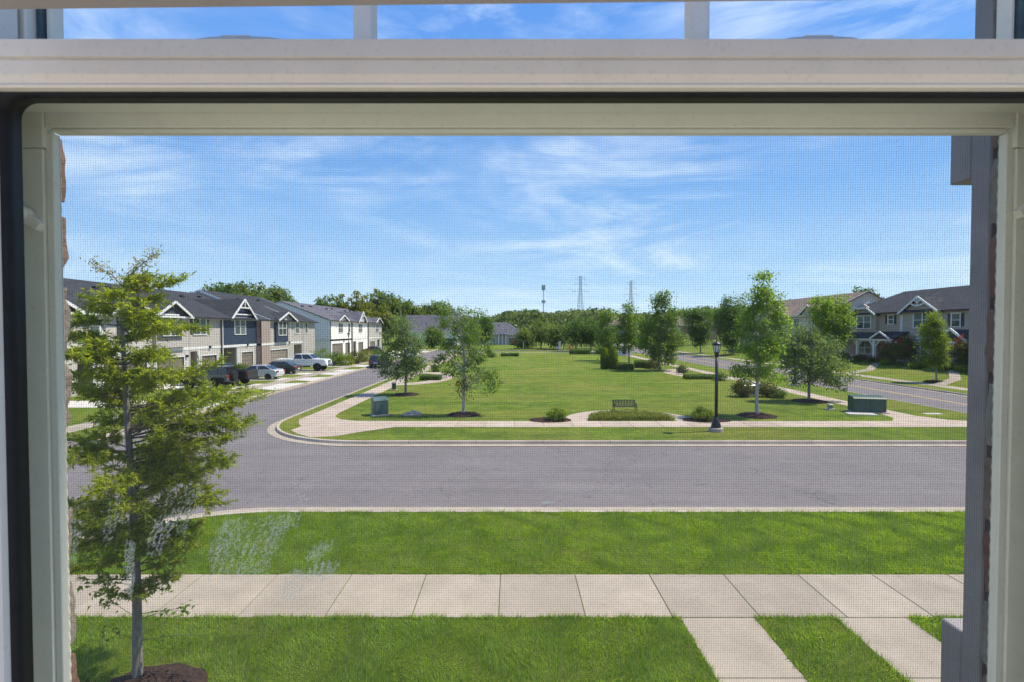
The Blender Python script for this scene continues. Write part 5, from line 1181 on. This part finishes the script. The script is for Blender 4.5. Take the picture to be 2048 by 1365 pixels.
# yard trees along the avenue
def yard_tree(label, x, y, z, lst, leafm, **k):
    b = Vector((x, y, z)); k.setdefault('group', 'yard trees along the avenue')
    return tree(k.pop('name', 'yard_tree'), label, b, px_blobs(b, y, lst), leafm, 'grey_bark', **k)
yard_tree('vase-shaped dark green tree across the avenue above the lamp', 39.6, 105, rz(39.6), [(1378, 632, 14, 12), (1398, 628, 16, 14), (1416, 634, 10, 14), (1394, 650, 28, 16), (1398, 668, 20, 14), (1400, 685, 10, 10)], 'dark_leaf', nclump=120, nleaf=6500, cr=.6, sz=.36, r0=.14, nl=16, name='vase_tree')
yard_tree('large dark tree with feathery top behind the forked maple', 42, 95, rz(42), [(1455, 605, 12, 8), (1480, 602, 8, 6), (1465, 625, 24, 16), (1450, 645, 22, 18), (1478, 650, 20, 20), (1462, 672, 22, 16), (1468, 690, 16, 10)], 'dark_leaf', nclump=130, nleaf=7000, cr=.6, sz=.34, r0=.15, nl=18)
yard_tree('dense rounded yard tree before the taupe townhouse', 43.0, 67.5, rz(43), [(1645, 608, 24, 14), (1678, 612, 22, 16), (1630, 630, 16, 20), (1662, 635, 38, 24), (1685, 645, 18, 22), (1660, 665, 36, 22), (1680, 672, 22, 18), (1655, 690, 22, 14)], 'bright_maple_leaf', nclump=190, nleaf=11500, cr=.42, sz=.24, r0=.13, nl=18, shell=.3)
tb_ = gnd(1873, 757, .55); mulch(tb_.x, tb_.y, 1.0, 'mulch under the narrow lime-green yard tree', rz(tb_.x)-.02)
yard_tree('narrow lime-green yard tree before the grey-sided townhouse', tb_.x, tb_.y, rz(tb_.x), [(1870, 640, 12, 14), (1868, 660, 20, 16), (1872, 682, 24, 18), (1868, 702, 22, 18), (1872, 722, 16, 12)], 'lime_leaf', nclump=130, nleaf=7500, cr=.24, sz=.17, r0=.07, nl=18, top=5.2)
# crape myrtles by the porch
def myrtle(label, x, y, h, r):
    p = tree('crape_myrtle', label, (x, y, rz(x)), [(0, 0, h*.62, r, r, h*.34), (-r*.4, 0, h*.4, r*.7, r*.7, h*.25), (r*.4, 0, h*.45, r*.7, r*.7, h*.25)], 'myrtle_leaf', 'grey_bark', nclump=80, nleaf=4200, cr=.28, sz=.17, r0=.06, nl=22, cat='shrub', group='flowering shrubs by the porches')
    V2, _ = scatter_clumps([(0, 0, h*.72, r*.95, r*.95, h*.27)], 30, 480, .16, .12, .8, .7); obj('blossom', npmesh('blossom', V2, 4, MT['flower_red']), p)
myrtle('red-flowering crape myrtle between the two porches', 46.0, 58.4, 3.3, 1.1); myrtle('crape myrtle with few red blooms at the porch corner', 46.3, 60.9, 3.0, .8); myrtle('reddish crape myrtle at the edge beside the far porch post', 46.2, 51.0, 3.5, 1.0)

# --- shrubs
def shrub(name, label, x, y, z, rx, ry, h, leafm, n=1500, sz=.08, cr=.12, nc=None, cat='shrub', group=None, box=False):
    p = thing(name, label, cat, (x, y, z), 0, group)
    if box:
        P = RNG.uniform(-1, 1, (n, 3)); ax = RNG.integers(0, 3, n); P[np.arange(n), ax] = np.sign(P[np.arange(n), ax])*RNG.uniform(.85, 1.04, n); P = P*np.array([rx, ry, h/2])+np.array([0, 0, h/2]); s = RNG.uniform(.7, 1.3, n)*sz
        V = leaves(P, RNG.normal(size=(n, 3))+np.array([0, 0, .4]), s, s*.6)
        MB().bbox(-rx*.85, rx*.85, -ry*.8, ry*.8, 0, h*.86, .05).build('twigs', MT['hedge_leaf'], p)
    else:
        V, _ = scatter_clumps([(0, 0, h*.5, rx, ry, h*.5)], nc or 60, n, cr, sz, .6, .55); V[:, :, 2] = np.maximum(V[:, :, 2], .0)
    q = MB()
    for k in range(6):
        a = random.uniform(0, 6.3); q.tube([(0, 0, -.03), (math.cos(a)*rx*.3, math.sin(a)*ry*.3, h*.4), (math.cos(a)*rx*.6, math.sin(a)*ry*.6, h*.75)], [.02, .014, .006], 4, False)
    q.build('stems', MT['bark'], p); obj('foliage', npmesh('foliage', V, 4, MT[leafm]), p); return p
def spx(name, label, u, v, wpx, hpx, leafm, z=G, **k):
    b = gnd(u, v, z); s = b.y/1000; return shrub(name, label, b.x, b.y, z, wpx*s/2, k.pop('ry', wpx*s/2), hpx*s, leafm, **k)
spx('round_shrub', 'round clipped shrub left of the half-circle bed', 1112, 842, 36, 25, 'box_leaf', n=2600, sz=.075, cr=.09, group='shrubs on the green')
spx('round_shrub', 'round clipped shrub between the half-circle bed and the lamp', 1405, 842, 36, 25, 'box_leaf', n=2600, sz=.075, cr=.09, group='shrubs on the green')
b = gnd(1105, 843); mulch(b.x-.1, b.y+.3, 1.25, 'mulch under the left clipped shrub', G, .8); b = gnd(1412, 843); mulch(b.x+.1, b.y+.3, 1.35, 'mulch under the right clipped shrub', G, .8)
# ground cover in the half circle
n = 9000; a = RNG.uniform(0, np.pi, n); r_ = np.sqrt(RNG.random(n)); P = np.stack([r_*2.38*np.cos(a), r_*2.28*np.sin(a), RNG.uniform(.05, .34, n)*(1-.25*r_)], 1); s = RNG.uniform(.06, .12, n)
gc = thing('ground_cover', 'low spreading evergreen cover filling the half-circle bed before the bench', 'ground cover', (ox, oy+.06, G), 0, kind='stuff')
obj('foliage', npmesh('foliage', leaves(P, RNG.normal(size=(n, 3))+np.array([0, 0, .6]), s, s*.5), 4, MT['cover_leaf']), gc)
def cypress(label, u, v, wpx, hpx):
    b = gnd(u, v); s = b.y/1000; h = hpx*s; r = wpx*s/2; n = 3600; f = RNG.random(n); a = RNG.uniform(0, 2*np.pi, n); rr = r*np.minimum(1, (1-f)*2.4+.05)**.7*RNG.uniform(.75, 1.08, n); P = np.stack([np.cos(a)*rr, np.sin(a)*rr, f*h], 1); D = np.stack([np.cos(a)*.4, np.sin(a)*.4, np.ones(n)], 1)+RNG.normal(size=(n, 3))*.25; sz = RNG.uniform(.18, .34, n)
    p = thing('arborvitae', label, 'shrub', b, 0, 'arborvitae pair on the green'); MB().tube([(0, 0, -.05), (0, 0, h*.9)], [.08, .02], 6).build('trunk', MT['bark'], p)
    q = MB(); q.lathe([(r*.8, .02), (r*.85, h*.4), (r*.55, h*.75), (.03, h*.98)], 10); q.build('inner_foliage', MT['hedge_leaf'], p); obj('foliage', npmesh('foliage', leaves(P, D, sz, sz*.35), 4, MT['box_leaf']), p)
cypress('left of two slim arborvitae before the mail kiosk', 1210, 738, 15, 40); cypress('right of two slim arborvitae before the mail kiosk', 1227, 739, 15, 42)
SG = 'shrubs on the green'
spx('clipped_hedge', 'low dark hedge right of the arborvitae', 1251, 740, 28, 11, 'hedge_leaf', box=True, ry=.6, n=1500, sz=.14, group=SG); spx('clipped_hedge', 'dark hedge left of the tall upright tree', 1287, 736, 34, 14, 'hedge_leaf', box=True, ry=.6, n=1700, sz=.14, group=SG)
spx('russet_shrub', 'russet shrub at the foot of the tall upright tree', 1308, 738, 26, 22, 'russet_leaf', n=1500, sz=.14, cr=.2, group=SG)
spx('round_shrub', 'small round shrub at the left end of the avenue loop', 1364, 746, 20, 14, 'hedge_leaf', n=1200, sz=.12, cr=.15, group=SG); spx('round_shrub', 'small round shrub behind the lamp post', 1442, 762, 26, 15, 'hedge_leaf', n=1300, sz=.11, cr=.14, group=SG)
spx('clipped_hedge', 'long low hedge along the avenue loop, behind the lamp', 1402, 758, 62, 8, 'hedge_leaf', box=True, ry=.7, n=2200, sz=.13, group=SG)
spx('russet_shrub', 'russet and green shrub left of the forked maple', 1485, 794, 32, 34, 'russet_leaf', n=2200, sz=.12, cr=.17, group=SG); spx('russet_shrub', 'dark russet shrub behind the forked maple', 1533, 794, 28, 30, 'russet_leaf', n=1500, sz=.12, cr=.15, group=SG); spx('round_shrub', 'grey-green low shrub right of the forked maple', 1556, 796, 26, 18, 'hedge_leaf', n=1200, sz=.1, cr=.13, group=SG)
spx('round_shrub', 'small round shrub on the side street loop', 870, 744, 15, 14, 'hedge_leaf', n=1000, sz=.13, cr=.15, group=SG); spx('clipped_hedge', 'low hedge along the side street loop', 862, 760, 40, 9, 'hedge_leaf', box=True, ry=.6, n=1700, sz=.12, group=SG)
spx('clipped_hedge', 'dark hedge before the rail fence at the far end', 1160, 709, 40, 10, 'hedge_leaf', box=True, ry=.7, n=1500, sz=.2, group=SG); spx('clipped_hedge', 'short dark hedge between the cream wall and the arborvitae', 1201, 709, 18, 9, 'hedge_leaf', box=True, ry=.6, n=900, sz=.2, group=SG)
spx('round_shrub', 'round shrub at the far end of the side street path', 983, 715, 12, 10, 'hedge_leaf', n=800, sz=.2, cr=.25, group=SG)
spx('clipped_hedge', 'low hedge at the far end of the green', 1020, 713, 34, 6, 'hedge_leaf', box=True, ry=.6, n=1100, sz=.2, group=SG)
HG = 'shrubs by the townhouses'
for (u, v, wd, h, m_, lb_) in ((612, 734, 18, 14, 'lime_leaf', 'pale shrub behind the white pickup cab'), (645, 724, 44, 26, 'grey_maple_leaf', 'loose grey-green shrub against the white gable wall'), (668, 732, 28, 26, 'hedge_leaf', 'dark shrub right of the white pickup'), (690, 732, 30, 24, 'box_leaf', 'leafy shrub under the far street lamp'), (712, 728, 30, 24, 'russet_leaf', 'russet shrub right of the far street lamp'), (732, 724, 26, 24, 'golden_wood_leaf', 'golden shrub before the far garages'), (752, 720, 26, 20, 'hedge_leaf', 'dark shrub behind the small dark car'), (476, 748, 20, 16, 'hedge_leaf', 'small shrub at the navy townhouse entry'), (497, 746, 18, 12, 'golden_wood_leaf', 'yellowish shrub by the navy townhouse garage')):
    spx('yard_shrub', lb_, u, v, wd, h, m_, n=1500, sz=.17, cr=.25, group=HG)
for (x, y, r, h, m_, lb_) in ((46.0, 69.5, .9, 1.5, 'hedge_leaf', 'dark shrub at the left porch end'), (46.0, 66.0, .9, 1.2, 'russet_leaf', 'rosy shrub before the porch window'), (45.9, 63.2, .8, 1.2, 'russet_leaf', 'russet shrub beside the porch steps'), (45.3, 60.4, .7, .9, 'lime_leaf', 'lime green shrub below the crape myrtle'), (44.9, 55.6, .8, 1.0, 'lime_leaf', 'lime green shrub by the second house walk'), (46.0, 56.3, 1.1, 1.9, 'hedge_leaf', 'big dark shrub right of the crape myrtle'), (45.6, 52.2, 1.0, 1.2, 'hedge_leaf', 'dark shrub by the right porch post'), (45.5, 50.2, .9, .9, 'box_leaf', 'light shrub at the right end of the yards'), (46.4, 77.5, 1.2, 1.6, 'hedge_leaf', 'dark shrub behind the round yard tree'), (46, 90, 1.3, 1.8, 'hedge_leaf', 'dark shrub under the feathery tree'), (46, 97, 1.4, 1.8, 'russet_leaf', 'russet shrub left of the feathery tree')):
    shrub('yard_shrub', lb_, x, y, rz(x)-.03, r*.8, r*.8, h*.62, m_, n=1300, sz=.15, cr=.22, group=HG)

# --- woods behind
def proto(name, h, r, leafm, n, sz):
    b = [(random.uniform(-.3, .3)*r, random.uniform(-.3, .3)*r, h*f, r*rr, r*rr, h*.16) for f, rr in ((.35, .8), (.5, 1.0), (.66, .9), (.8, .62), (.9, .35))]
    b += [(math.cos(a)*r*.6, math.sin(a)*r*.6, h*random.uniform(.4, .75), r*.5, r*.5, h*.14) for a in np.linspace(0, 5.5, 6)]
    return tree(name, 'x', (0, 0, 0), b, leafm, 'bark', nclump=150, nleaf=n, cr=r*.13, sz=sz, r0=.3, nl=12)
protos = [proto('forest_tree', 15, 4.6, 'wood_leaf', 5200, .75), proto('forest_tree', 17, 4.4, 'golden_wood_leaf', 5200, .75), proto('forest_tree', 16, 5.4, 'wood_leaf', 5600, .8), proto('forest_tree', 14, 4.0, 'dark_leaf', 4800, .7)]
used = [False]*4
spots = [(395, 600, 150, 0), (425, 566, 152, 2), (455, 570, 148, 3), (490, 562, 150, 2), (520, 566, 155, 0), (550, 572, 150, 2), (578, 590, 148, 0), (605, 618, 150, 3), (640, 598, 175, 3), (665, 590, 170, 0), (690, 588, 180, 1), (718, 582, 172, 1), (748, 578, 176, 1), (775, 582, 170, 2), (800, 592, 178, 0), (826, 602, 172, 0), (850, 606, 180, 2), (872, 604, 185, 3), (895, 610, 180, 0), (770, 606, 160, 1), (730, 600, 160, 1), (470, 588, 142, 0), (430, 590, 143, 2), (530, 588, 142, 2), (1420, 612, 230, 0), (1362, 618, 240, 2), (1384, 620, 235, 0), (1440, 616, 225, 2), (1490, 606, 215, 0), (1270, 628, 250, 3), (1240, 632, 255, 0), (1725, 578, 110, 3), (1740, 590, 112, 0), (1770, 596, 116, 0), (340, 592, 150, 0), (365, 596, 152, 3)]
wood_list = []
where = {0: 'green', 1: 'golden green', 2: 'broad green', 3: 'dark green'}
for i, (u, vt, d_, k) in enumerate(spots):
    o = protos[k] if not used[k] else copy_tree(protos[k]); used[k] = True
    gz = hz(0, d_) if d_ > 190 else .1
    q = at(u, vt, d_); H0 = (15, 17, 16, 14)[k]*1.03; s = (q.z-gz)/H0
    o.location = (q.x, d_, gz); o.rotation_euler = (0, 0, i*1.3); o.scale = (max(s, .62)*random.uniform(.9, 1.12), max(s, .62), s); o['group'] = 'trees of the woods behind the houses'
    o['_u'] = u; wood_list.append((u, k, o))
sides = [(0, 615, 'behind the near townhouse roofs'), (615, 760, 'behind the white townhouses'), (760, 920, 'behind the grey-roofed house'), (920, 1700, 'on the far rise by the avenue'), (1700, 3000, 'behind the brown-roofed townhouses')]
ords = ['first', 'second', 'third', 'fourth', 'fifth', 'sixth', 'seventh', 'eighth', 'ninth', 'tenth', 'eleventh', 'twelfth', 'thirteenth', 'fourteenth']
for a, b, ph in sides:
    for i, (u, k, o) in enumerate(sorted([w_ for w_ in wood_list if a <= w_[0] < b], key=lambda q: q[0])):
        o['label'] = where[k]+' tree, '+ords[i]+' from left '+ph; del o['_u']
# far wooded rise
n = 80000; x = RNG.uniform(-330, 520, n); y = 300+RNG.random(n)**1.5*170; top = 11.5+2.2*np.sin(x*.045)+1.6*np.sin(x*.13+1)+1.0*np.sin(x*.31+y*.05)+np.clip((x-60)/180, 0, 1)*5+np.clip((-x-60)/120, 0, 1)*4
zz = np.array([hz(0, q) for q in y])+top*np.where(RNG.random(n) < .5, RNG.random(n)**.4, RNG.random(n)); P = np.stack([x, y, zz], 1); s = RNG.uniform(1.2, 2.6, n)
obj('far_woods', npmesh('far_woods', leaves(P, RNG.normal(size=(n, 3)), s, s*.8), 4, MT['far_leaf']), kind='stuff', label='wooded rise along the horizon beyond the green', cat='woods')
# ------------------------------------------------------------------ street furniture and small things
def lamp(label, x, y, z, h=4.35):
    p = thing('street_lamp', label, 'street lamp', (x, y, z), 0, 'black post-top street lamps'); s = h/4.35
    MB().lathe([(.33, -.1), (.33, .16), (.31, .19)], 24).build('concrete_base', MT['kerb_concrete'], p)
    MB().lathe([(.23, .191), (.24, .25), (.21, .30), (.225, .33), (.20, .40), (.15, .47), (.165, .5), (.13, .54), (.095, .68), (.085, .7)], 24).build('base', MT['black_metal'], p, True)
    MB().lathe([(.082, .69), (.068, 3.62*s)], 14).build('pole', MT['black_metal'], p, True)
    zt = 3.6*s; MB().lathe([(.07, zt), (.10, zt+.04), (.085, zt+.1), (.115, zt+.17), (.13, zt+.22)], 16).build('collar', MT['black_metal'], p, True)
    l_ = MB().lathe([(.115, zt+.221), (.195, zt+.55)], 8).build('lantern', MT['lantern_glass'], p)
    for k in range(8):
        a = 2*math.pi*k/8; MB().bar((math.cos(a)*.122, math.sin(a)*.122, zt+.215), (math.cos(a)*.203, math.sin(a)*.203, zt+.56), .022).build('bar', MT['black_metal'], l_)
    MB().lathe([(.235, zt+.551), (.25, zt+.58), (.17, zt+.67), (.08, zt+.72), (.035, zt+.75), (.045, zt+.79), (.005, zt+.84)], 16).build('lantern_roof', MT['black_metal'], p, True); return p
b = gnd(1432, 863); lamp('black street lamp standing alone in the near verge of the green', b.x, b.y, G, 4.45)
lamp('black street lamp across the green, hidden up to its base by the spreading maple', 25.2, 44.5, G); lamp('thin dark street lamp before the white townhouses', -26.8, 82, G, 4.6)
def bench(label, x, y, rz_, w_=1.35):
    p = thing('park_bench', label, 'bench', (x, y, .142), rz_, 'metal slat benches on the green', (1, 1, .78)); n = 14
    for i in range(n):
        xx = -w_/2+.06+i*(w_-.12)/(n-1); q = MB(); pts = [(xx, -.25, .44), (xx, .12, .43), (xx, .2, .48), (xx, .29, .86), (xx, .33, .89)]
        for a, c_ in zip(pts, pts[1:]): q.bar(a, c_, .052, .014)
        q.build('slat', MT['black_metal'], p)
    q = MB()
    for zz, yy in ((.44, -.26), (.43, .14), (.87, .315)): q.bar((-w_/2, yy, zz), (w_/2, yy, zz), .035)
    q.build('rail', MT['black_metal'], p)
    for sx in (-w_/2, w_/2):
        q = MB()
        for a, c_ in (((sx, -.27, 0), (sx, -.25, .66)), ((sx, .25, 0), (sx, .12, .43)), ((sx, .12, .43), (sx, .31, .88)), ((sx, -.25, .66), (sx, .24, .64)), ((sx, -.25, .43), (sx, .14, .43))): q.bar(a, c_, .04)
        q.build('leg_frame', MT['black_metal'], p)
bench('black slatted bench behind the half-circle bed', 6.85, 30.3, 0); bench('dark bench on the avenue loop behind the lamp post', 19.2, 56, math.pi/2, 1.6); bench('dark bench on the side street loop behind the browned maple', -6.9, 52, -math.pi/2, 1.6)
def cabinet(name, label, x, y, rz_, w_, d_, h_, m_, lid=True, cat='utility box'):
    p = thing(name, label, cat, (x, y, G), rz_); MB().bbox(-w_/2-.12, w_/2+.12, -d_/2-.12, d_/2+.12, -.05, .07, .01).build('pad', MT['kerb_concrete'], p)
    q = MB(); q.prism([(-d_/2, .07), (d_/2, .07), (d_/2, h_), (-d_/2+.1, h_*.93), (-d_/2, h_*.86)], -w_/2, w_/2, 'x'); q.build('body', MT[m_], p)
    MB().bbox(-w_/2+.05, -.01, -d_/2-.022, -d_/2-.002, .12, h_*.82, .006).build('door', MT[m_], p); MB().bbox(.01, w_/2-.05, -d_/2-.022, -d_/2-.002, .12, h_*.82, .006).build('door', MT[m_], p)
    if lid:
        q = MB(); q.prism([(-d_/2-.03, h_*.862), (-d_/2+.09, h_*.932+.01), (d_/2+.03, h_+.012), (d_/2+.03, h_+.03), (-d_/2+.08, h_*.932+.035), (-d_/2-.03, h_*.862+.02)], -w_/2-.02, w_/2+.02, 'x'); q.build('lid', MT[m_], p)
    return p
b = gnd(757, 832); cabinet('utility_box', 'grey-green transformer box at the left corner of the green', b.x, b.y+.3, .5, .82, .72, 1.0, 'box_green_pale')
b = gnd(1738, 826); cabinet('utility_box', 'wide dark green utility cabinet beside the corner path at right', b.x, b.y+.2, -.2, 1.75, .8, .98, 'box_green')
b = gnd(788, 781); cabinet('utility_pedestal', 'small dark green pedestal at the edge of the side street path', b.x, b.y, .2, .32, .32, .62, 'box_green')
b = gnd(1660, 820); cabinet('utility_pedestal', 'small pale pedestal in the grass left of the dark green cabinet', b.x, b.y, .2, .22, .22, .34, 'galv')
b = gnd(1506, 793); cabinet('utility_box', 'pair of grey metal cabinets behind the forked maple', b.x, b.y+.6, 0, .95, .5, .85, 'galv')
o = MB().bbox(-.75, .75, -.35, .35, -.05, .05, .01).build('concrete_pad', MT['new_concrete'], label='bare concrete pad in the grass beside the dark green cabinet', cat='pad'); b = gnd(1722, 829); o.location = (b.x, b.y, G); o.rotation_euler = (0, 0, -.25)
o = MB().bbox(-.5, .5, -.2, .2, -.03, .012, .004).build('valve_cover', MT['new_concrete'], label='small concrete valve cover in the verge by the avenue', cat='cover'); b = gnd(1866, 828); o.location = (b.x, b.y, G)
# boulder
def boulder(label, x, y, rx, ry, h):
    b = MB(); n, m_ = 14, 7; rg = np.random.default_rng(9); vs = []; fs = []
    for j in range(m_):
        ph = math.pi/2*j/(m_-1)
        for i in range(n):
            a = 2*math.pi*i/n; k = 1+rg.uniform(-.13, .13); rr = math.cos(ph)**.55 if j < m_-1 else .02
            vs.append((rx*rr*k*math.cos(a), ry*rr*k*math.sin(a), h*math.sin(ph)**.7*(1+.18*math.cos(a+.4))-.04))
    for j in range(m_-1):
        for i in range(n): fs.append((j*n+i, j*n+(i+1) % n, (j+1)*n+(i+1) % n, (j+1)*n+i))
    fs.append(tuple(range((m_-1)*n, m_*n))); b.add(vs, fs); o = b.build('boulder', MT['rock'], label=label, cat='rock'); o.location = (x, y, G); return o
b = gnd(822, 832); boulder('low pale brown boulder in the grass between the transformer box and the thin maple', b.x, b.y, .56, .32, .3)
# street name sign by the intersection
s_ = thing('street_sign', 'green street name sign on a thin pole, seen through the near tree', 'sign', (-20.3, 25.5, G)); MB().tube([(0, 0, -.1), (0, 0, 2.75)], .03, 8).build('pole', MT['galv'], s_); MB().bbox(-.4, .4, -.012, .012, 2.5, 2.72, .004).build('sign_plate', MT['sign_green'], s_)
# far end bits
def rail_fence(label, pts, m_='weathered_timber', h=1.15):
    p = thing('rail_fence', label, 'fence', (pts[0][0], pts[0][1], pts[0][2])); o = Vector(pts[0]); P_ = resample([(a[0], a[1]) for a in pts], 2.4); z = pts[0][2]
    for (x, y) in P_: MB().box(x-o.x-.07, x-o.x+.07, y-o.y-.07, y-o.y+.07, -.1, h).build('post', MT[m_], p)
    for a, c_ in zip(P_, P_[1:]):
        for zz in (.3, .65, 1.0): MB().bar((a[0]-o.x, a[1]-o.y, zz), (c_[0]-o.x, c_[1]-o.y, zz), .05, .13).build('rail', MT[m_], p)
rail_fence('brown rail fence under the two round dark trees', [(13.2, 128, G), (22.5, 128, G)]); rail_fence('long brown rail fence behind the vase-shaped tree', [(40.5, 126.5, 1.02), (56, 126.5, 1.02)], 'timber', 1.5)
for u, v, w_, lb_ in ((1180, 709, 22, 'low cream stone seat wall between the far hedges'),):
    b = gnd(u, v); k = thing('seat_wall', lb_, 'wall', b); MB().bbox(-1.15, 1.15, -.2, .2, -.05, .42, .02).build('wall_body', MT['concrete'], k); MB().bbox(-1.22, 1.22, -.26, .26, .421, .52, .02).build('coping', MT['new_concrete'], k)
k = thing('traffic_cone', 'orange and white cone before the rail fence', 'cone', (14.6, 126, .13)); MB().bbox(-.45, .45, -.45, .45, 0, .1, .02).build('foot', MT['orange_plastic'], k); MB().lathe([(.4, .1), (.27, .75)], 14).build('lower_cone', MT['orange_plastic'], k); MB().lathe([(.27, .751), (.19, 1.15)], 14).build('white_band', MT['sign_white'], k); MB().lathe([(.19, 1.151), (.08, 1.75)], 14).build('upper_cone', MT['orange_plastic'], k)
k = thing('entry_pillar', 'white pillar with a small box at the far end of the green', 'pillar', (11.9, 121-3.6+7.6, G)); MB().bbox(-.25, .25, -.25, .25, 0, 1.9, .02).build('shaft', MT['white_trim'], k); MB().bbox(-.33, .33, -.33, .33, 1.901, 2.0, .02).build('cap', MT['white_trim'], k); MB().bbox(-.95, -.251, -.2, .2, .3, .75, .02).build('box', MT['white_trim'], k)
k = thing('marker_post', 'thin white marker post on the far lawn', 'post', (3.0, 130, G)); MB().bbox(-.12, .12, -.12, .12, 0, 1.9, .02).build('shaft', MT['white_trim'], k); MB().lathe([(.14, 1.901), (.02, 2.05)], 8).build('cap', MT['white_trim'], k)

# --- towers on the skyline
def pylon(label, u, vt, d):
    q = at(u, vt, d); gz = hz(0, d); H = q.z-gz; p = thing('pylon', label, 'pylon', (q.x, d, gz), .25, 'power line pylons'); w0, w1 = H*.075, H*.022; t = H*.0028
    def wz(z): return w0+(w1-w0)*min(1, z/(H*.72))
    for sx in (-1, 1):
        for sy in (-1, 1): MB().bar((sx*w0, sy*w0, 0), (sx*w1, sy*w1, H*.72), t*1.4).bar((sx*w1, sy*w1, H*.72), (sx*w1*.6, sy*w1*.6, H), t*1.2).build('leg', MT['tower_steel'], p)
    b = MB(); zs = [H*f for f in (0, .15, .29, .42, .53, .63, .72, .79, .86, .93, 1.0)]
    for a, c_ in zip(zs, zs[1:]):
        wa, wc = wz(a), wz(c_)
        for s in (-1, 1): b.bar((-wa, s*wa, a), (wc, s*wc, c_), t).bar((wa, s*wa, a), (-wc, s*wc, c_), t).bar((s*wa, -wa, a), (s*wc, wc, c_), t).bar((s*wa, wa, a), (s*wc, -wc, c_), t).bar((-wc, s*wc, c_), (wc, s*wc, c_), t).bar((s*wc, -wc, c_), (s*wc, wc, c_), t)
    b.build('lattice', MT['tower_steel'], p)
    for f, L_ in ((.70, .17), (.83, .14), (.95, .10)):
        c_ = MB(); z = H*f
        for s in (-1, 1):
            c_.bar((s*w1, 0, z), (s*H*L_, 0, z+H*.012), t*1.3).bar((s*w1, 0, z+H*.045), (s*H*L_, 0, z+H*.014), t*1.1).bar((s*H*L_*.95, 0, z+H*.01), (s*H*L_*.95, 0, z-H*.035), t*1.1)
        c_.build('cross_arm', MT['tower_steel'], p)
pylon('taller lattice power pylon on the skyline, left of the pair', 1161, 553, 430); pylon('shorter lattice power pylon on the skyline, right of the pair', 1262, 562, 560)
q = at(1087, 571, 320); gz = hz(0, 320); H = q.z-gz; p = thing('mobile_mast', 'thin mobile phone mast on the skyline', 'mast', (q.x, 320, gz)); MB().tube([(0, 0, 0), (0, 0, H)], [.4, .2], 8).build('pole', MT['tower_steel'], p)
for zf in (.985, .93, .66):
    c_ = MB()
    for k in range(6):
        a = math.pi*k/3; c_.bbox(math.cos(a)*1.0-.22, math.cos(a)*1.0+.22, math.sin(a)*1.0-.22, math.sin(a)*1.0+.22, H*zf-1.0, H*zf+.7, .03); c_.bar((0, 0, H*zf), (math.cos(a)*.9, math.sin(a)*.9, H*zf), .12)
    c_.build('antenna_ring', MT['tower_steel'], p)
